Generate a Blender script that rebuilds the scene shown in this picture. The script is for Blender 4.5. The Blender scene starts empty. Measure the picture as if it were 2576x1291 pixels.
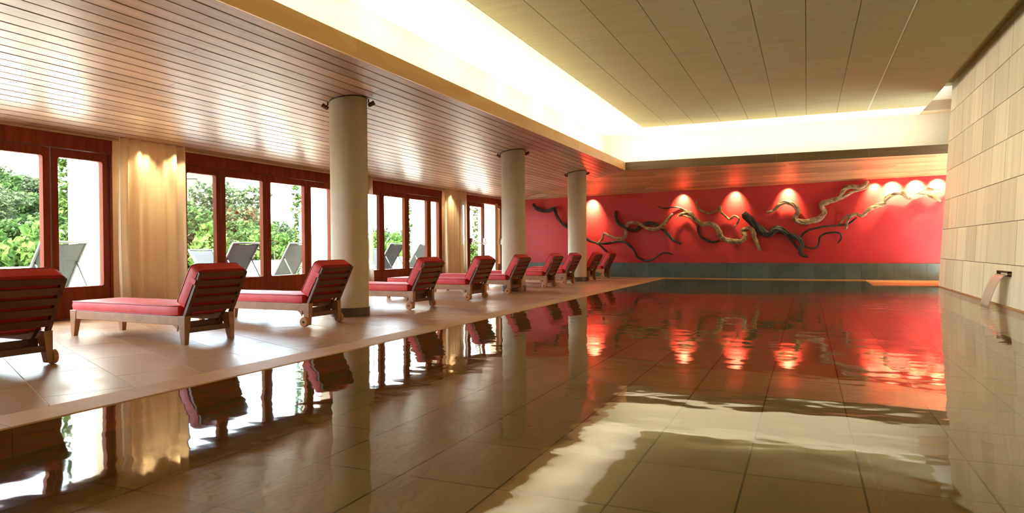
import bpy, bmesh, math, random
from mathutils import Vector, Matrix, Euler, noise
rnd = random.Random(7)
C = bpy.context.scene.collection
sc = bpy.context.scene
PI = math.pi

# ------------------------------------------------------------------ camera
CAMZ = 0.88
cam = bpy.data.cameras.new('camera')
cam.sensor_width = 36.0
cam.lens = 36.0 * 1720.0 / 2576.0
cam.clip_start = 0.05
cam.clip_end = 400
co = bpy.data.objects.new('camera', cam)
C.objects.link(co)
R = ((0.918198, 0.000887, -0.39612), (0.396069, 0.014145, 0.918112), (-0.006418, 0.9999, -0.012637))
co.matrix_world = Matrix(((R[0][0], R[0][1], -R[0][2], 0), (R[1][0], R[1][1], -R[1][2], 0),
                          (R[2][0], R[2][1], -R[2][2], CAMZ), (0, 0, 0, 1)))
sc.camera = co

# ------------------------------------------------------------------ colour management
sc.view_settings.view_transform = 'Standard'
sc.view_settings.look = 'None'
sc.view_settings.exposure = 3.15
sc.view_settings.gamma = 1.0
sc.view_settings.use_curve_mapping = False
sc.cycles.sample_clamp_indirect = 5.0
sc.cycles.caustics_reflective = False
sc.cycles.caustics_refractive = False
sc.cycles.max_bounces = 10
sc.cycles.transparent_max_bounces = 12

# ------------------------------------------------------------------ sky and sun
SKY = 2.7
w = bpy.data.worlds.new('sky')
sc.world = w
w.use_nodes = True
nt = w.node_tree
nt.nodes.clear()
out = nt.nodes.new('ShaderNodeOutputWorld')
bg = nt.nodes.new('ShaderNodeBackground')
tc = nt.nodes.new('ShaderNodeTexCoord')
sep = nt.nodes.new('ShaderNodeSeparateXYZ')
rmp = nt.nodes.new('ShaderNodeValToRGB')
nz = nt.nodes.new('ShaderNodeTexNoise')
nz.inputs['Scale'].default_value = 3.0
nz.inputs['Detail'].default_value = 5
mxs = nt.nodes.new('ShaderNodeMix')
mxs.data_type = 'RGBA'
rmp.color_ramp.elements[0].position = 0.0
rmp.color_ramp.elements[0].color = (0.80, 0.93, 1.0, 1)
rmp.color_ramp.elements[1].position = 0.45
rmp.color_ramp.elements[1].color = (0.46, 0.70, 0.95, 1)
nt.links.new(tc.outputs['Generated'], sep.inputs[0])
nt.links.new(sep.outputs['Z'], rmp.inputs[0])
nt.links.new(tc.outputs['Generated'], nz.inputs['Vector'])
cr = nt.nodes.new('ShaderNodeValToRGB')
cr.color_ramp.elements[0].position = 0.42
cr.color_ramp.elements[1].position = 0.66
nt.links.new(nz.outputs['Fac'], cr.inputs[0])
nt.links.new(cr.outputs[0], mxs.inputs['Factor'])
nt.links.new(rmp.outputs[0], mxs.inputs['A'])
mxs.inputs['B'].default_value = (0.92, 0.97, 1.0, 1)
nt.links.new(mxs.outputs['Result'], bg.inputs['Color'])
bg.inputs['Strength'].default_value = SKY
nt.links.new(bg.outputs[0], out.inputs[0])


def lamp(name, kind, loc, energy, color, rot=None, to=None, **kw):
    L = bpy.data.lights.new(name, kind)
    L.energy = energy
    L.color = color
    for k, v in kw.items():
        setattr(L, k, v)
    o = bpy.data.objects.new(name, L)
    C.objects.link(o)
    o.location = loc
    if to is not None:
        o.rotation_euler = (Vector(to) - Vector(loc)).to_track_quat('-Z', 'Y').to_euler()
    elif rot is not None:
        o.rotation_euler = rot
    return o


SUN_TO = Vector((-0.10, -0.62, 0.78))
lamp('sun', 'SUN', (-30, -40, 60), 8.5, (1.0, 0.95, 0.86), to=Vector((-30, -40, 60)) - SUN_TO, angle=0.02)
WARM = (1.0, 0.91, 0.68)
# cove lighting hidden on top of the lowered slatted ceilings, plus an added wall fill
lamp('cove_strip_left', 'AREA', (-5.0, 8.0, 3.16), 38, WARM, rot=(PI, 0.6, 0), shape='RECTANGLE', size=0.35, size_y=22.0)
lamp('cove_strip_far', 'AREA', (-0.9, 18.95, 3.14), 8.5, WARM, rot=(PI, 0, 0), shape='RECTANGLE', size=7.4, size_y=0.35)
wash = lamp('stone_wall_fill', 'AREA', (-5.30, 8.5, 3.62), 17, (1.0, 0.86, 0.58), rot=(0, -1.36, 0), shape='RECTANGLE', size=0.12, size_y=20.0)  # added fill light that brightens the stone wall, no known fixture
wash.data.spread = math.radians(52)
for y in (3.7, 5.8, 7.95, 9.95, 12.1, 14.15, 16.3, 18.5):
    lamp('cove_uplight', 'SPOT', (-5.0, y, 3.22), 2.2, WARM, to=(-4.95, y, 5), spot_size=1.7, spot_blend=0.8, shadow_soft_size=0.05)
# spotlights in the end soffit washing the red wall
for x, e in ((-5.89, 18), (-3.23, 9), (-1.81, 8), (-0.46, 9), (1.60, 9), (1.99, 13), (2.51, 14), (2.98, 12)):
    lamp('wall_washer', 'SPOT', (x, 19.50, 2.455 + 0.022 * (x + 1.5)), e, (1.0, 0.86, 0.40), to=(x, 19.73, 1.5),
         spot_size=1.5, spot_blend=1.0, shadow_soft_size=0.025)
for x, e in ((-5.89, 40), (-3.23, 22), (-1.81, 22), (-0.46, 26), (1.60, 26), (1.99, 62), (2.51, 64), (2.98, 56)):
    lamp('wall_washer_core', 'SPOT', (x, 19.45 if x < 1.8 else 19.40, 2.462 + 0.022 * (x + 1.5)), e, (1.0, 0.88, 0.42), to=(x, 19.75, 2.12 + 0.022 * (x + 1.5)),
         spot_size=1.35, spot_blend=1.0, shadow_soft_size=0.025)
# spotlights at the head of the curtains
for x, y in ((-8.28, 6.70), (-8.28, 7.20), (-8.28, 15.62), (-8.28, 11.2)):
    lamp('curtain_spot', 'SPOT', (x, y, 2.40), 12, (1.0, 0.78, 0.45), to=(x - 0.10, y, 1.6), spot_size=1.5, spot_blend=0.9, shadow_soft_size=0.02)
# window portals (sampling aid for the daylight)
for y0, y1 in ((1.2, 6.3), (7.4, 11.0), (12.0, 15.3), (16.4, 19.1)):
    p = lamp('daylight_portal', 'AREA', (-8.75, (y0 + y1) / 2, 1.2), 1, (1, 1, 1), to=(0, (y0 + y1) / 2, 1.2),
             shape='RECTANGLE', size=y1 - y0, size_y=2.3)
    p.data.cycles.is_portal = True


# ------------------------------------------------------------------ helpers
class MB:
    def __init__(s):
        s.v, s.f = [], []

    def hexa(s, b, t):
        n = len(s.v)
        s.v += [tuple(p) for p in b] + [tuple(p) for p in t]
        s.f += [(n + 3, n + 2, n + 1, n), (n + 4, n + 5, n + 6, n + 7)]
        for i in range(4):
            j = (i + 1) % 4
            s.f.append((n + i, n + j, n + 4 + j, n + 4 + i))
        return s

    def box(s, x0, x1, y0, y1, z0, z1):
        x0, x1 = min(x0, x1), max(x0, x1)
        y0, y1 = min(y0, y1), max(y0, y1)
        z0, z1 = min(z0, z1), max(z0, z1)
        return s.hexa(((x0, y0, z0), (x1, y0, z0), (x1, y1, z0), (x0, y1, z0)),
                      ((x0, y0, z1), (x1, y0, z1), (x1, y1, z1), (x0, y1, z1)))

    def prism(s, poly, z0, z1):
        n = len(s.v)
        m = len(poly)
        s.v += [(p[0], p[1], z0) for p in poly] + [(p[0], p[1], z1) for p in poly]
        s.f.append(tuple(range(n + m - 1, n - 1, -1)))
        s.f.append(tuple(range(n + m, n + 2 * m)))
        for i in range(m):
            j = (i + 1) % m
            s.f.append((n + i, n + j, n + m + j, n + m + i))
        return s

    def extr_y(s, poly, y0, y1):
        """poly in (x, z), counter-clockwise seen from -y"""
        n = len(s.v)
        m = len(poly)
        s.v += [(p[0], y0, p[1]) for p in poly] + [(p[0], y1, p[1]) for p in poly]
        s.f.append(tuple(range(n, n + m)))
        s.f.append(tuple(range(n + 2 * m - 1, n + m - 1, -1)))
        for i in range(m):
            j = (i + 1) % m
            s.f.append((n + j, n + i, n + m + i, n + m + j))
        return s

    def tube(s, path, rad, n=8, cap=True, fun=None):
        P = [Vector(p) for p in path]
        k = len(P)
        base = len(s.v)
        up = Vector((0, 0, 1))
        prev = None
        for i in range(k):
            t = (P[min(i + 1, k - 1)] - P[max(i - 1, 0)]).normalized()
            if prev is None:
                a = t.cross(up)
                if a.length < 0.05:
                    a = t.cross(Vector((1, 0, 0)))
                a.normalize()
            else:
                a = prev - t * prev.dot(t)
                a.normalize()
            prev = a
            b = t.cross(a)
            r = rad[i] if isinstance(rad, (list, tuple)) else rad
            for q in range(n):
                th = 2 * PI * q / n
                rr = r * (fun(i, k, th) if fun else 1.0)
                s.v.append(tuple(P[i] + a * math.cos(th) * rr + b * math.sin(th) * rr))
        for i in range(k - 1):
            for q in range(n):
                q2 = (q + 1) % n
                s.f.append((base + i * n + q, base + i * n + q2, base + (i + 1) * n + q2, base + (i + 1) * n + q))
        if cap:
            s.f.append(tuple(base + q for q in range(n - 1, -1, -1)))
            s.f.append(tuple(base + (k - 1) * n + q for q in range(n)))
        return s

    def cyl(s, c, axis, r, h, n=20):
        c = Vector(c)
        a = Vector(axis).normalized() * h / 2
        return s.tube([c - a, c + a], r, n)

    def build(s, name, m, parent=None, smooth=False, bevel=0.0, kind=None, label=None):
        me = bpy.data.meshes.new(name)
        me.from_pydata(s.v, [], s.f)
        if smooth:
            me.polygons.foreach_set('use_smooth', [True] * len(me.polygons))
        o = bpy.data.objects.new(name, me)
        C.objects.link(o)
        if m:
            me.materials.append(m)
        if parent:
            o.parent = parent
        if bevel:
            md = o.modifiers.new('bevel', 'BEVEL')
            md.width = bevel
            md.segments = 2
            md.limit_method = 'ANGLE'
        if kind:
            o['kind'] = kind
        if label:
            o['label'] = label
        return o


def autosmooth(o, ang=0.6):
    me = o.data
    bm = bmesh.new()
    bm.from_mesh(me)
    bmesh.ops.recalc_face_normals(bm, faces=bm.faces)
    for f in bm.faces:
        f.smooth = True
    for e in bm.edges:
        if len(e.link_faces) == 2 and e.calc_face_angle(0) > ang:
            e.smooth = False
    bm.to_mesh(me)
    bm.free()
    return o


def tag(o, label, cat, group=None):
    o['label'] = label
    o['category'] = cat
    if group:
        o['group'] = group
    return o


def empty(name, loc=(0, 0, 0), rz=0.0):
    o = bpy.data.objects.new(name, None)
    C.objects.link(o)
    o.location = loc
    o.rotation_euler = (0, 0, rz)
    o.empty_display_size = 0.1
    return o


def struct(name, loc=(0, 0, 0)):
    o = empty(name, loc)
    o['kind'] = 'structure'
    return o


def copy_tree(o, parent=None):
    c = o.copy()
    C.objects.link(c)
    if parent:
        c.parent = parent
    for ch in list(o.children):
        copy_tree(ch, c)
    return c


# ------------------------------------------------------------------ materials
def base_mat(name, col, rough=0.5, metal=0.0, ior=1.5, coat=0.0, emit=None):
    m = bpy.data.materials.new(name)
    m.use_nodes = True
    p = m.node_tree.nodes['Principled BSDF']
    p.inputs['Base Color'].default_value = (*col, 1)
    p.inputs['Roughness'].default_value = rough
    p.inputs['Metallic'].default_value = metal
    p.inputs['IOR'].default_value = ior
    p.inputs['Coat Weight'].default_value = coat
    p.inputs['Coat Roughness'].default_value = 0.12
    return m, m.node_tree, p


def mat(name, c1, c2=None, rough=0.5, scale=(3, 3, 3), detail=4, ob_rand=0.0, bump=0.0, metal=0.0, ior=1.5,
        coat=0.0, lo=0.35, hi=0.65, rough2=None, distort=0.0, shift=0.0, rough_scale=None):
    """noise blend of two colours (object space), optional tint per object"""
    m, nt, p = base_mat(name, c1, rough, metal, ior, coat)
    N, L = nt.nodes, nt.links
    if c2 is None:
        c2 = c1
    tc = N.new('ShaderNodeTexCoord')
    mp = N.new('ShaderNodeMapping')
    mp.inputs['Scale'].default_value = scale
    L.new(tc.outputs['Object'], mp.inputs['Vector'])
    oi = N.new('ShaderNodeObjectInfo')
    if shift:
        ml = N.new('ShaderNodeMath')
        ml.operation = 'MULTIPLY'
        ml.inputs[1].default_value = shift
        L.new(oi.outputs['Random'], ml.inputs[0])
        L.new(ml.outputs[0], mp.inputs['Location'])
    nz = N.new('ShaderNodeTexNoise')
    nz.inputs['Scale'].default_value = 1.0
    nz.inputs['Detail'].default_value = detail
    nz.inputs['Distortion'].default_value = distort
    L.new(mp.outputs[0], nz.inputs['Vector'])
    cr = N.new('ShaderNodeValToRGB')
    cr.color_ramp.elements[0].position = lo
    cr.color_ramp.elements[1].position = hi
    cr.color_ramp.elements[0].color = (*c1, 1)
    cr.color_ramp.elements[1].color = (*c2, 1)
    L.new(nz.outputs['Fac'], cr.inputs[0])
    col = cr.outputs[0]
    if ob_rand:
        hs = N.new('ShaderNodeHueSaturation')
        mr = N.new('ShaderNodeMapRange')
        mr.inputs['To Min'].default_value = 1 - ob_rand
        mr.inputs['To Max'].default_value = 1 + ob_rand
        L.new(oi.outputs['Random'], mr.inputs['Value'])
        L.new(mr.outputs[0], hs.inputs['Value'])
        L.new(col, hs.inputs['Color'])
        col = hs.outputs[0]
    L.new(col, p.inputs['Base Color'])
    if rough2 is not None:
        mr2 = N.new('ShaderNodeMapRange')
        mr2.inputs['From Min'].default_value = 0.3
        mr2.inputs['From Max'].default_value = 0.7
        mr2.inputs['To Min'].default_value = rough
        mr2.inputs['To Max'].default_value = rough2
        L.new(nz.outputs['Fac'], mr2.inputs['Value'])
        L.new(mr2.outputs[0], p.inputs['Roughness'])
    if bump:
        b = N.new('ShaderNodeBump')
        b.inputs['Strength'].default_value = bump
        b.inputs['Distance'].default_value = 0.02
        L.new(nz.outputs['Fac'], b.inputs['Height'])
        L.new(b.outputs[0], p.inputs['Normal'])
    return m


M = {}
M['slat'] = mat('slat_wood', (0.36, 0.225, 0.135), (0.46, 0.30, 0.185), 0.36, (22, 0.8, 22), ob_rand=0.2, ior=1.85, shift=20)
M['slat_end'] = mat('end_slat_wood', (0.42, 0.19, 0.08), (0.58, 0.29, 0.13), 0.38, (0.7, 25, 25), ob_rand=0.25, shift=20)
M['backing'] = mat('dark_backing', (0.03, 0.018, 0.012), None, 0.9)
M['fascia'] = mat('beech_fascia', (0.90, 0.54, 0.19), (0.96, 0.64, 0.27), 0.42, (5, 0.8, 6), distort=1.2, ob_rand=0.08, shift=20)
M['fascia_end'] = mat('dimmed_end_fascia', (0.13, 0.082, 0.034), (0.17, 0.11, 0.048), 0.5, (0.9, 20, 20), ob_rand=0.12, shift=20)  # darker copy of the fascia wood, its dim lighting put into the colour
M['cove'] = mat('cream_plaster', (0.86, 0.83, 0.75), (0.89, 0.86, 0.78), 0.9, (2, 2, 2))
M['panel'] = mat('ceiling_panel_felt', (0.37, 0.325, 0.165), (0.40, 0.35, 0.18), 0.95, (1.2, 9, 9), ob_rand=0.03, shift=9)
M['plaster'] = mat('beige_plaster', (0.72, 0.56, 0.38), (0.76, 0.60, 0.42), 0.85, (4, 4, 4))
M['red'] = mat('red_plaster', (0.49, 0.021, 0.024), (0.54, 0.028, 0.029), 0.40, (1.6, 1.6, 1.6), detail=6, rough2=0.52, bump=0.03)
M['slate'] = mat('slate', (0.075, 0.110, 0.100), (0.105, 0.145, 0.132), 0.28, (3, 3, 3), ob_rand=0.12, shift=10, rough2=0.4)
M['stone'] = mat('sandstone_block', (0.76, 0.71, 0.54), (0.88, 0.84, 0.68), 0.62, (0.8, 5.5, 0.35), detail=5, ob_rand=0.11, shift=30, lo=0.30, hi=0.70)
M['mortar'] = mat('mortar', (0.13, 0.10, 0.055), None, 0.9)
M['tile'] = mat('deck_stone', (0.37, 0.185, 0.085), (0.49, 0.275, 0.14), 0.30, (2.6, 2.6, 2.6), detail=3, ob_rand=0.06, shift=15, rough2=0.42, ior=1.45, lo=0.2, hi=0.8)
M['grout'] = mat('grout', (0.70, 0.54, 0.40), None, 0.8)
M['coping'] = mat('coping_stone', (0.46, 0.235, 0.085), (0.55, 0.30, 0.12), 0.55, (3, 3, 3), ob_rand=0.05, shift=9)
M['pool_tile'] = mat('pool_tile', (0.29, 0.21, 0.095), (0.35, 0.26, 0.125), 0.6, (1.4, 1.4, 1.4), detail=6, ob_rand=0.05, shift=9)
M['pool_grout'] = mat('pool_grout', (0.045, 0.034, 0.015), None, 0.8)
M['column'] = mat('column_render', (0.63, 0.53, 0.37), (0.67, 0.57, 0.40), 0.75, (3, 3, 3))
M['column_base'] = mat('column_skirting', (0.085, 0.055, 0.035), (0.13, 0.09, 0.06), 0.35, (18, 18, 2))
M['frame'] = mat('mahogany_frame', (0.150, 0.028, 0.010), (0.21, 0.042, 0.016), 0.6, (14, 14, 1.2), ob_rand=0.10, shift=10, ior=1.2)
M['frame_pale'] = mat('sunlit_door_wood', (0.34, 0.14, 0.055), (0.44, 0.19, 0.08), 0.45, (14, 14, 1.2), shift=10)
M['teak'] = mat('teak', (0.34, 0.155, 0.066), (0.45, 0.22, 0.10), 0.45, (5, 5, 5), ob_rand=0.10, distort=0.8, shift=10)
M['teak_shaded'] = mat('shaded_teak_back', (0.105, 0.036, 0.016), (0.16, 0.060, 0.027), 0.45, (22, 2.0, 22), ob_rand=0.14, shift=10)  # teak darkened: shade on the lounger backs put into the colour
M['wheel'] = mat('turned_wheel_wood', (0.52, 0.20, 0.085), (0.60, 0.26, 0.11), 0.35, (10, 10, 10))
M['cushion'] = mat('red_canvas', (0.72, 0.035, 0.038), (0.78, 0.055, 0.052), 0.55, (6, 6, 6), ob_rand=0.05)
M['piping'] = mat('dark_red_piping', (0.42, 0.012, 0.016), None, 0.55)
M['steel'] = mat('brushed_steel', (0.62, 0.60, 0.56), None, 0.28, metal=1.0)
M['bronze'] = mat('bronze', (0.16, 0.075, 0.04), None, 0.4, metal=0.7)
M['dark_metal'] = mat('dark_metal', (0.045, 0.035, 0.03), None, 0.4, metal=0.6)
M['wood_dark'] = mat('charred_driftwood', (0.018, 0.015, 0.013), (0.060, 0.048, 0.038), 0.6, (9, 9, 9), detail=6, bump=0.5)
M['wood_tan'] = mat('pale_driftwood', (0.20, 0.115, 0.05), (0.46, 0.32, 0.17), 0.7, (11, 11, 11), detail=6, bump=0.5)
M['white_wall'] = mat('white_render', (0.76, 0.75, 0.68), (0.79, 0.78, 0.71), 0.9, (2, 2, 2))
M['terrace'] = mat('terrace_paving', (0.55, 0.52, 0.46), (0.62, 0.58, 0.52), 0.8, (1, 1, 1))
M['sling'] = mat('grey_sling_mesh', (0.034, 0.039, 0.040), (0.041, 0.046, 0.047), 0.8, (40, 40, 40), ior=1.1)
M['alu'] = mat('aluminium_tube', (0.07, 0.073, 0.073), None, 0.6, metal=0.2)
M['hill'] = mat('dry_grass_hill', (0.016, 0.020, 0.007), (0.034, 0.029, 0.016), 0.95, (0.22, 0.22, 0.22), detail=8, lo=0.42, hi=0.62)
M['house1'] = mat('ochre_panel', (0.050, 0.043, 0.020), None, 0.8)
M['house2'] = mat('rose_panel', (0.036, 0.026, 0.021), None, 0.8)
M['house3'] = mat('blue_reveal', (0.013, 0.017, 0.026), None, 0.8)
M['bark'] = mat('bark', (0.10, 0.07, 0.045), (0.16, 0.12, 0.08), 0.9, (8, 8, 8))
M['radiator'] = mat('dark_radiator', (0.06, 0.035, 0.022), None, 0.5)


def leaf_mat(name, a, b):
    m, nt, p = base_mat(name, a, 0.9, ior=1.08)
    N, L = nt.nodes, nt.links
    geo = N.new('ShaderNodeNewGeometry')
    cr = N.new('ShaderNodeValToRGB')
    cr.color_ramp.elements[0].color = (*a, 1)
    cr.color_ramp.elements[1].color = (*b, 1)
    L.new(geo.outputs['Random Per Island'], cr.inputs[0])
    L.new(cr.outputs[0], p.inputs['Base Color'])
    tr = N.new('ShaderNodeBsdfTranslucent')
    L.new(cr.outputs[0], tr.inputs['Color'])
    mx = N.new('ShaderNodeMixShader')
    mx.inputs[0].default_value = 0.35
    L.new(p.outputs[0], mx.inputs[1])
    L.new(tr.outputs[0], mx.inputs[2])
    L.new(mx.outputs[0], N['Material Output'].inputs[0])
    return m


M['leaf_bush'] = leaf_mat('bush_leaf', (0.020, 0.040, 0.011), (0.052, 0.085, 0.024))
M['leaf_vine'] = leaf_mat('vine_leaf', (0.034, 0.072, 0.012), (0.075, 0.12, 0.03))
M['leaf_olive'] = leaf_mat('olive_leaf', (0.036, 0.052, 0.022), (0.066, 0.082, 0.040))
M['leaf_ivy'] = leaf_mat('ivy_leaf', (0.03, 0.058, 0.011), (0.066, 0.10, 0.03))


def mix_mat(name, fac, nodeA, nodeB):
    m = bpy.data.materials.new(name)
    m.use_nodes = True
    nt = m.node_tree
    N, L = nt.nodes, nt.links
    N.clear()
    o = N.new('ShaderNodeOutputMaterial')
    mx = N.new('ShaderNodeMixShader')
    a, b = nodeA(N, L), nodeB(N, L)
    f = fac(N, L)
    if isinstance(f, float):
        mx.inputs[0].default_value = f
    else:
        L.new(f, mx.inputs[0])
    L.new(a, mx.inputs[1])
    L.new(b, mx.inputs[2])
    L.new(mx.outputs[0], o.inputs[0])
    return m


def n_transp(col):
    def f(N, L):
        n = N.new('ShaderNodeBsdfTransparent')
        n.inputs[0].default_value = (*col, 1)
        return n.outputs[0]
    return f


def n_gloss(rough, col=(1, 1, 1)):
    def f(N, L):
        n = N.new('ShaderNodeBsdfGlossy')
        n.inputs['Color'].default_value = (*col, 1)
        n.inputs['Roughness'].default_value = rough
        return n.outputs[0]
    return f


def schlick(N, L, f0, normal=None):
    """two-sided Fresnel reflectance"""
    g = N.new('ShaderNodeNewGeometry')
    d = N.new('ShaderNodeVectorMath')
    d.operation = 'DOT_PRODUCT'
    L.new(g.outputs['Incoming'], d.inputs[0])
    L.new(normal if normal is not None else g.outputs['Normal'], d.inputs[1])
    a = N.new('ShaderNodeMath')
    a.operation = 'ABSOLUTE'
    L.new(d.outputs['Value'], a.inputs[0])
    b = N.new('ShaderNodeMath')
    b.operation = 'SUBTRACT'
    b.use_clamp = True
    b.inputs[0].default_value = 1.0
    L.new(a.outputs[0], b.inputs[1])
    c = N.new('ShaderNodeMath')
    c.operation = 'POWER'
    c.inputs[1].default_value = 5.0
    L.new(b.outputs[0], c.inputs[0])
    e = N.new('ShaderNodeMath')
    e.operation = 'MULTIPLY_ADD'
    e.inputs[1].default_value = 1 - f0
    e.inputs[2].default_value = f0
    L.new(c.outputs[0], e.inputs[0])
    return e.outputs[0]


def n_fres(f0):
    return lambda N, L: schlick(N, L, f0)


M['glass'] = mix_mat('window_glass', n_fres(0.015), n_transp((0.96, 0.98, 0.97)), n_gloss(0.0))


def make_water():
    m = bpy.data.materials.new('pool_water')
    m.use_nodes = True
    nt = m.node_tree
    N, L = nt.nodes, nt.links
    N.clear()
    o = N.new('ShaderNodeOutputMaterial')
    tc = N.new('ShaderNodeTexCoord')

    def nz(scale, sx, sy, rot, detail=2):
        mp = N.new('ShaderNodeMapping')
        mp.inputs['Scale'].default_value = (sx, sy, 1)
        mp.inputs['Rotation'].default_value = (0, 0, rot)
        L.new(tc.outputs['Object'], mp.inputs['Vector'])
        n = N.new('ShaderNodeTexNoise')
        n.inputs['Scale'].default_value = scale
        n.inputs['Detail'].default_value = detail
        L.new(mp.outputs[0], n.inputs['Vector'])
        return n.outputs['Fac']

    a = nz(1.3, 1.0, 1.6, 0.3)
    b = nz(6.0, 1.0, 1.5, -0.4, 1)
    # ripples spreading from the water spout
    sep = N.new('ShaderNodeVectorMath')
    sep.operation = 'DISTANCE'
    sep.inputs[1].default_value = (2.42, 12.1, 0)
    L.new(tc.outputs['Object'], sep.inputs[0])
    mr = N.new('ShaderNodeMapRange')
    mr.inputs['From Min'].default_value = 0.2
    mr.inputs['From Max'].default_value = 4.5
    mr.inputs['To Min'].default_value = 1.0
    mr.inputs['To Max'].default_value = 0.0
    L.new(sep.outputs['Value'], mr.inputs['Value'])
    pw = N.new('ShaderNodeMath')
    pw.operation = 'POWER'
    pw.inputs[1].default_value = 1.6
    L.new(mr.outputs[0], pw.inputs[0])
    c = nz(4.0, 1.0, 2.2, 0.15, 4)
    mu = N.new('ShaderNodeMath')
    mu.operation = 'MULTIPLY'
    L.new(pw.outputs[0], mu.inputs[0])
    L.new(c, mu.inputs[1])

    def mad(x, k, y=None):
        q = N.new('ShaderNodeMath')
        q.operation = 'MULTIPLY_ADD'
        L.new(x, q.inputs[0])
        q.inputs[1].default_value = k
        if y is None:
            q.inputs[2].default_value = 0
        else:
            L.new(y, q.inputs[2])
        return q.outputs[0]

    h = mad(a, 0.0040, mad(b, 0.00038, mad(mu.outputs[0], 0.020)))
    bp = N.new('ShaderNodeBump')
    bp.inputs['Strength'].default_value = 1.0
    bp.inputs['Distance'].default_value = 1.0
    L.new(h, bp.inputs['Height'])
    fr = schlick(N, L, 0.10, bp.outputs[0])
    g = N.new('ShaderNodeBsdfGlossy')
    g.inputs['Roughness'].default_value = 0.03
    L.new(bp.outputs[0], g.inputs['Normal'])
    t = N.new('ShaderNodeBsdfTransparent')
    t.inputs[0].default_value = (0.80, 0.74, 0.56, 1)
    mx = N.new('ShaderNodeMixShader')
    L.new(fr, mx.inputs[0])
    L.new(t.outputs[0], mx.inputs[1])
    L.new(g.outputs[0], mx.inputs[2])
    L.new(mx.outputs[0], o.inputs[0])
    return m


M['water'] = make_water()


def make_curtain():
    m = bpy.data.materials.new('sheer_curtain')
    m.use_nodes = True
    nt = m.node_tree
    N, L = nt.nodes, nt.links
    N.clear()
    o = N.new('ShaderNodeOutputMaterial')
    d = N.new('ShaderNodeBsdfDiffuse')
    d.inputs[0].default_value = (0.80, 0.66, 0.46, 1)
    t = N.new('ShaderNodeBsdfTranslucent')
    t.inputs[0].default_value = (0.85, 0.74, 0.55, 1)
    tr = N.new('ShaderNodeBsdfTransparent')
    m1 = N.new('ShaderNodeMixShader')
    m1.inputs[0].default_value = 0.35
    m2 = N.new('ShaderNodeMixShader')
    m2.inputs[0].default_value = 0.22
    L.new(d.outputs[0], m1.inputs[1])
    L.new(t.outputs[0], m1.inputs[2])
    L.new(m1.outputs[0], m2.inputs[1])
    L.new(tr.outputs[0], m2.inputs[2])
    L.new(m2.outputs[0], o.inputs[0])
    return m


M['curtain'] = make_curtain()
def _pr(N, col, rough):
    p = N.new('ShaderNodeBsdfPrincipled')
    p.inputs['Base Color'].default_value = (*col, 1)
    p.inputs['Roughness'].default_value = rough
    return p.outputs[0]


M['stream'] = mix_mat('falling_water', lambda N, L: 0.55, n_transp((0.95, 0.93, 0.9)),
                      lambda N, L: _pr(N, (0.80, 0.66, 0.56), 0.25))

# ------------------------------------------------------------------ dimensions
POOL_X = -3.95          # deck edge
WIN_X = -8.57           # inner face of the window wall
FAR_Y = 19.75           # red wall
Y0 = -5.0               # wall behind the camera
WATER_Z = -0.014
FAS_X = -4.55
FAS_Y = 18.30
CEIL_Z = 4.13


def soffit_z(x):
    return CAMZ + 1.97 + 0.15 * (x + 5.45)


MITRE = [(-8.6, 19.72), (-7.6, 19.66), (-6.98, 19.50), (-6.3, 19.20), (-5.72, 18.88), (-5.15, 18.62), (-4.55, 18.30), (3.4, 18.30)]


def mitre_y(x):
    for (a, ya), (b, yb) in zip(MITRE, MITRE[1:]):
        if a <= x <= b:
            return ya + (yb - ya) * (x - a) / (b - a)
    return MITRE[0][1] if x < MITRE[0][0] else FAS_Y


def mitre_x(y):
    if y <= FAS_Y + 1e-4:
        return FAS_X
    for (a, ya), (b, yb) in zip(MITRE, MITRE[1:]):
        if yb <= y <= ya and ya > yb:
            return a + (b - a) * (ya - y) / (ya - yb)
    return MITRE[0][0]


def wall_top(x):          # line where the end soffit meets the red wall
    return 2.541 + 0.0215 * x


def end_z(x, y):
    ym = mitre_y(x)
    za = soffit_z(x) if x < FAS_X else soffit_z(FAS_X)
    t = (y - ym) / max(FAR_Y - ym, 1e-3)
    return za + (wall_top(x) - za) * t


def stone_x(z):
    return 2.630 + 0.05 * (z + 0.012)


# ------------------------------------------------------------------ floor (deck) with diagonal tiles
floor = struct('floor')
MB().box(WIN_X - 0.3, POOL_X - 0.03, Y0, FAR_Y + 0.05, -0.5, -0.0016).build('floor_slab', M['grout'], floor)


def clip_poly(poly, xmin, xmax, ymin, ymax):
    def cl(P, ins, inter):
        o = []
        for i in range(len(P)):
            a, b = P[i - 1], P[i]
            if ins(b):
                if not ins(a):
                    o.append(inter(a, b))
                o.append(b)
            elif ins(a):
                o.append(inter(a, b))
        return o

    def ix(v):
        return lambda a, b: (v, a[1] + (b[1] - a[1]) * (v - a[0]) / (b[0] - a[0]))

    def iy(v):
        return lambda a, b: (a[0] + (b[0] - a[0]) * (v - a[1]) / (b[1] - a[1]), v)
    for ins, it in ((lambda p: p[0] >= xmin, ix(xmin)), (lambda p: p[0] <= xmax, ix(xmax)),
                    (lambda p: p[1] >= ymin, iy(ymin)), (lambda p: p[1] <= ymax, iy(ymax))):
        poly = cl(poly, ins, it)
        if len(poly) < 3:
            return []
    return poly


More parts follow.
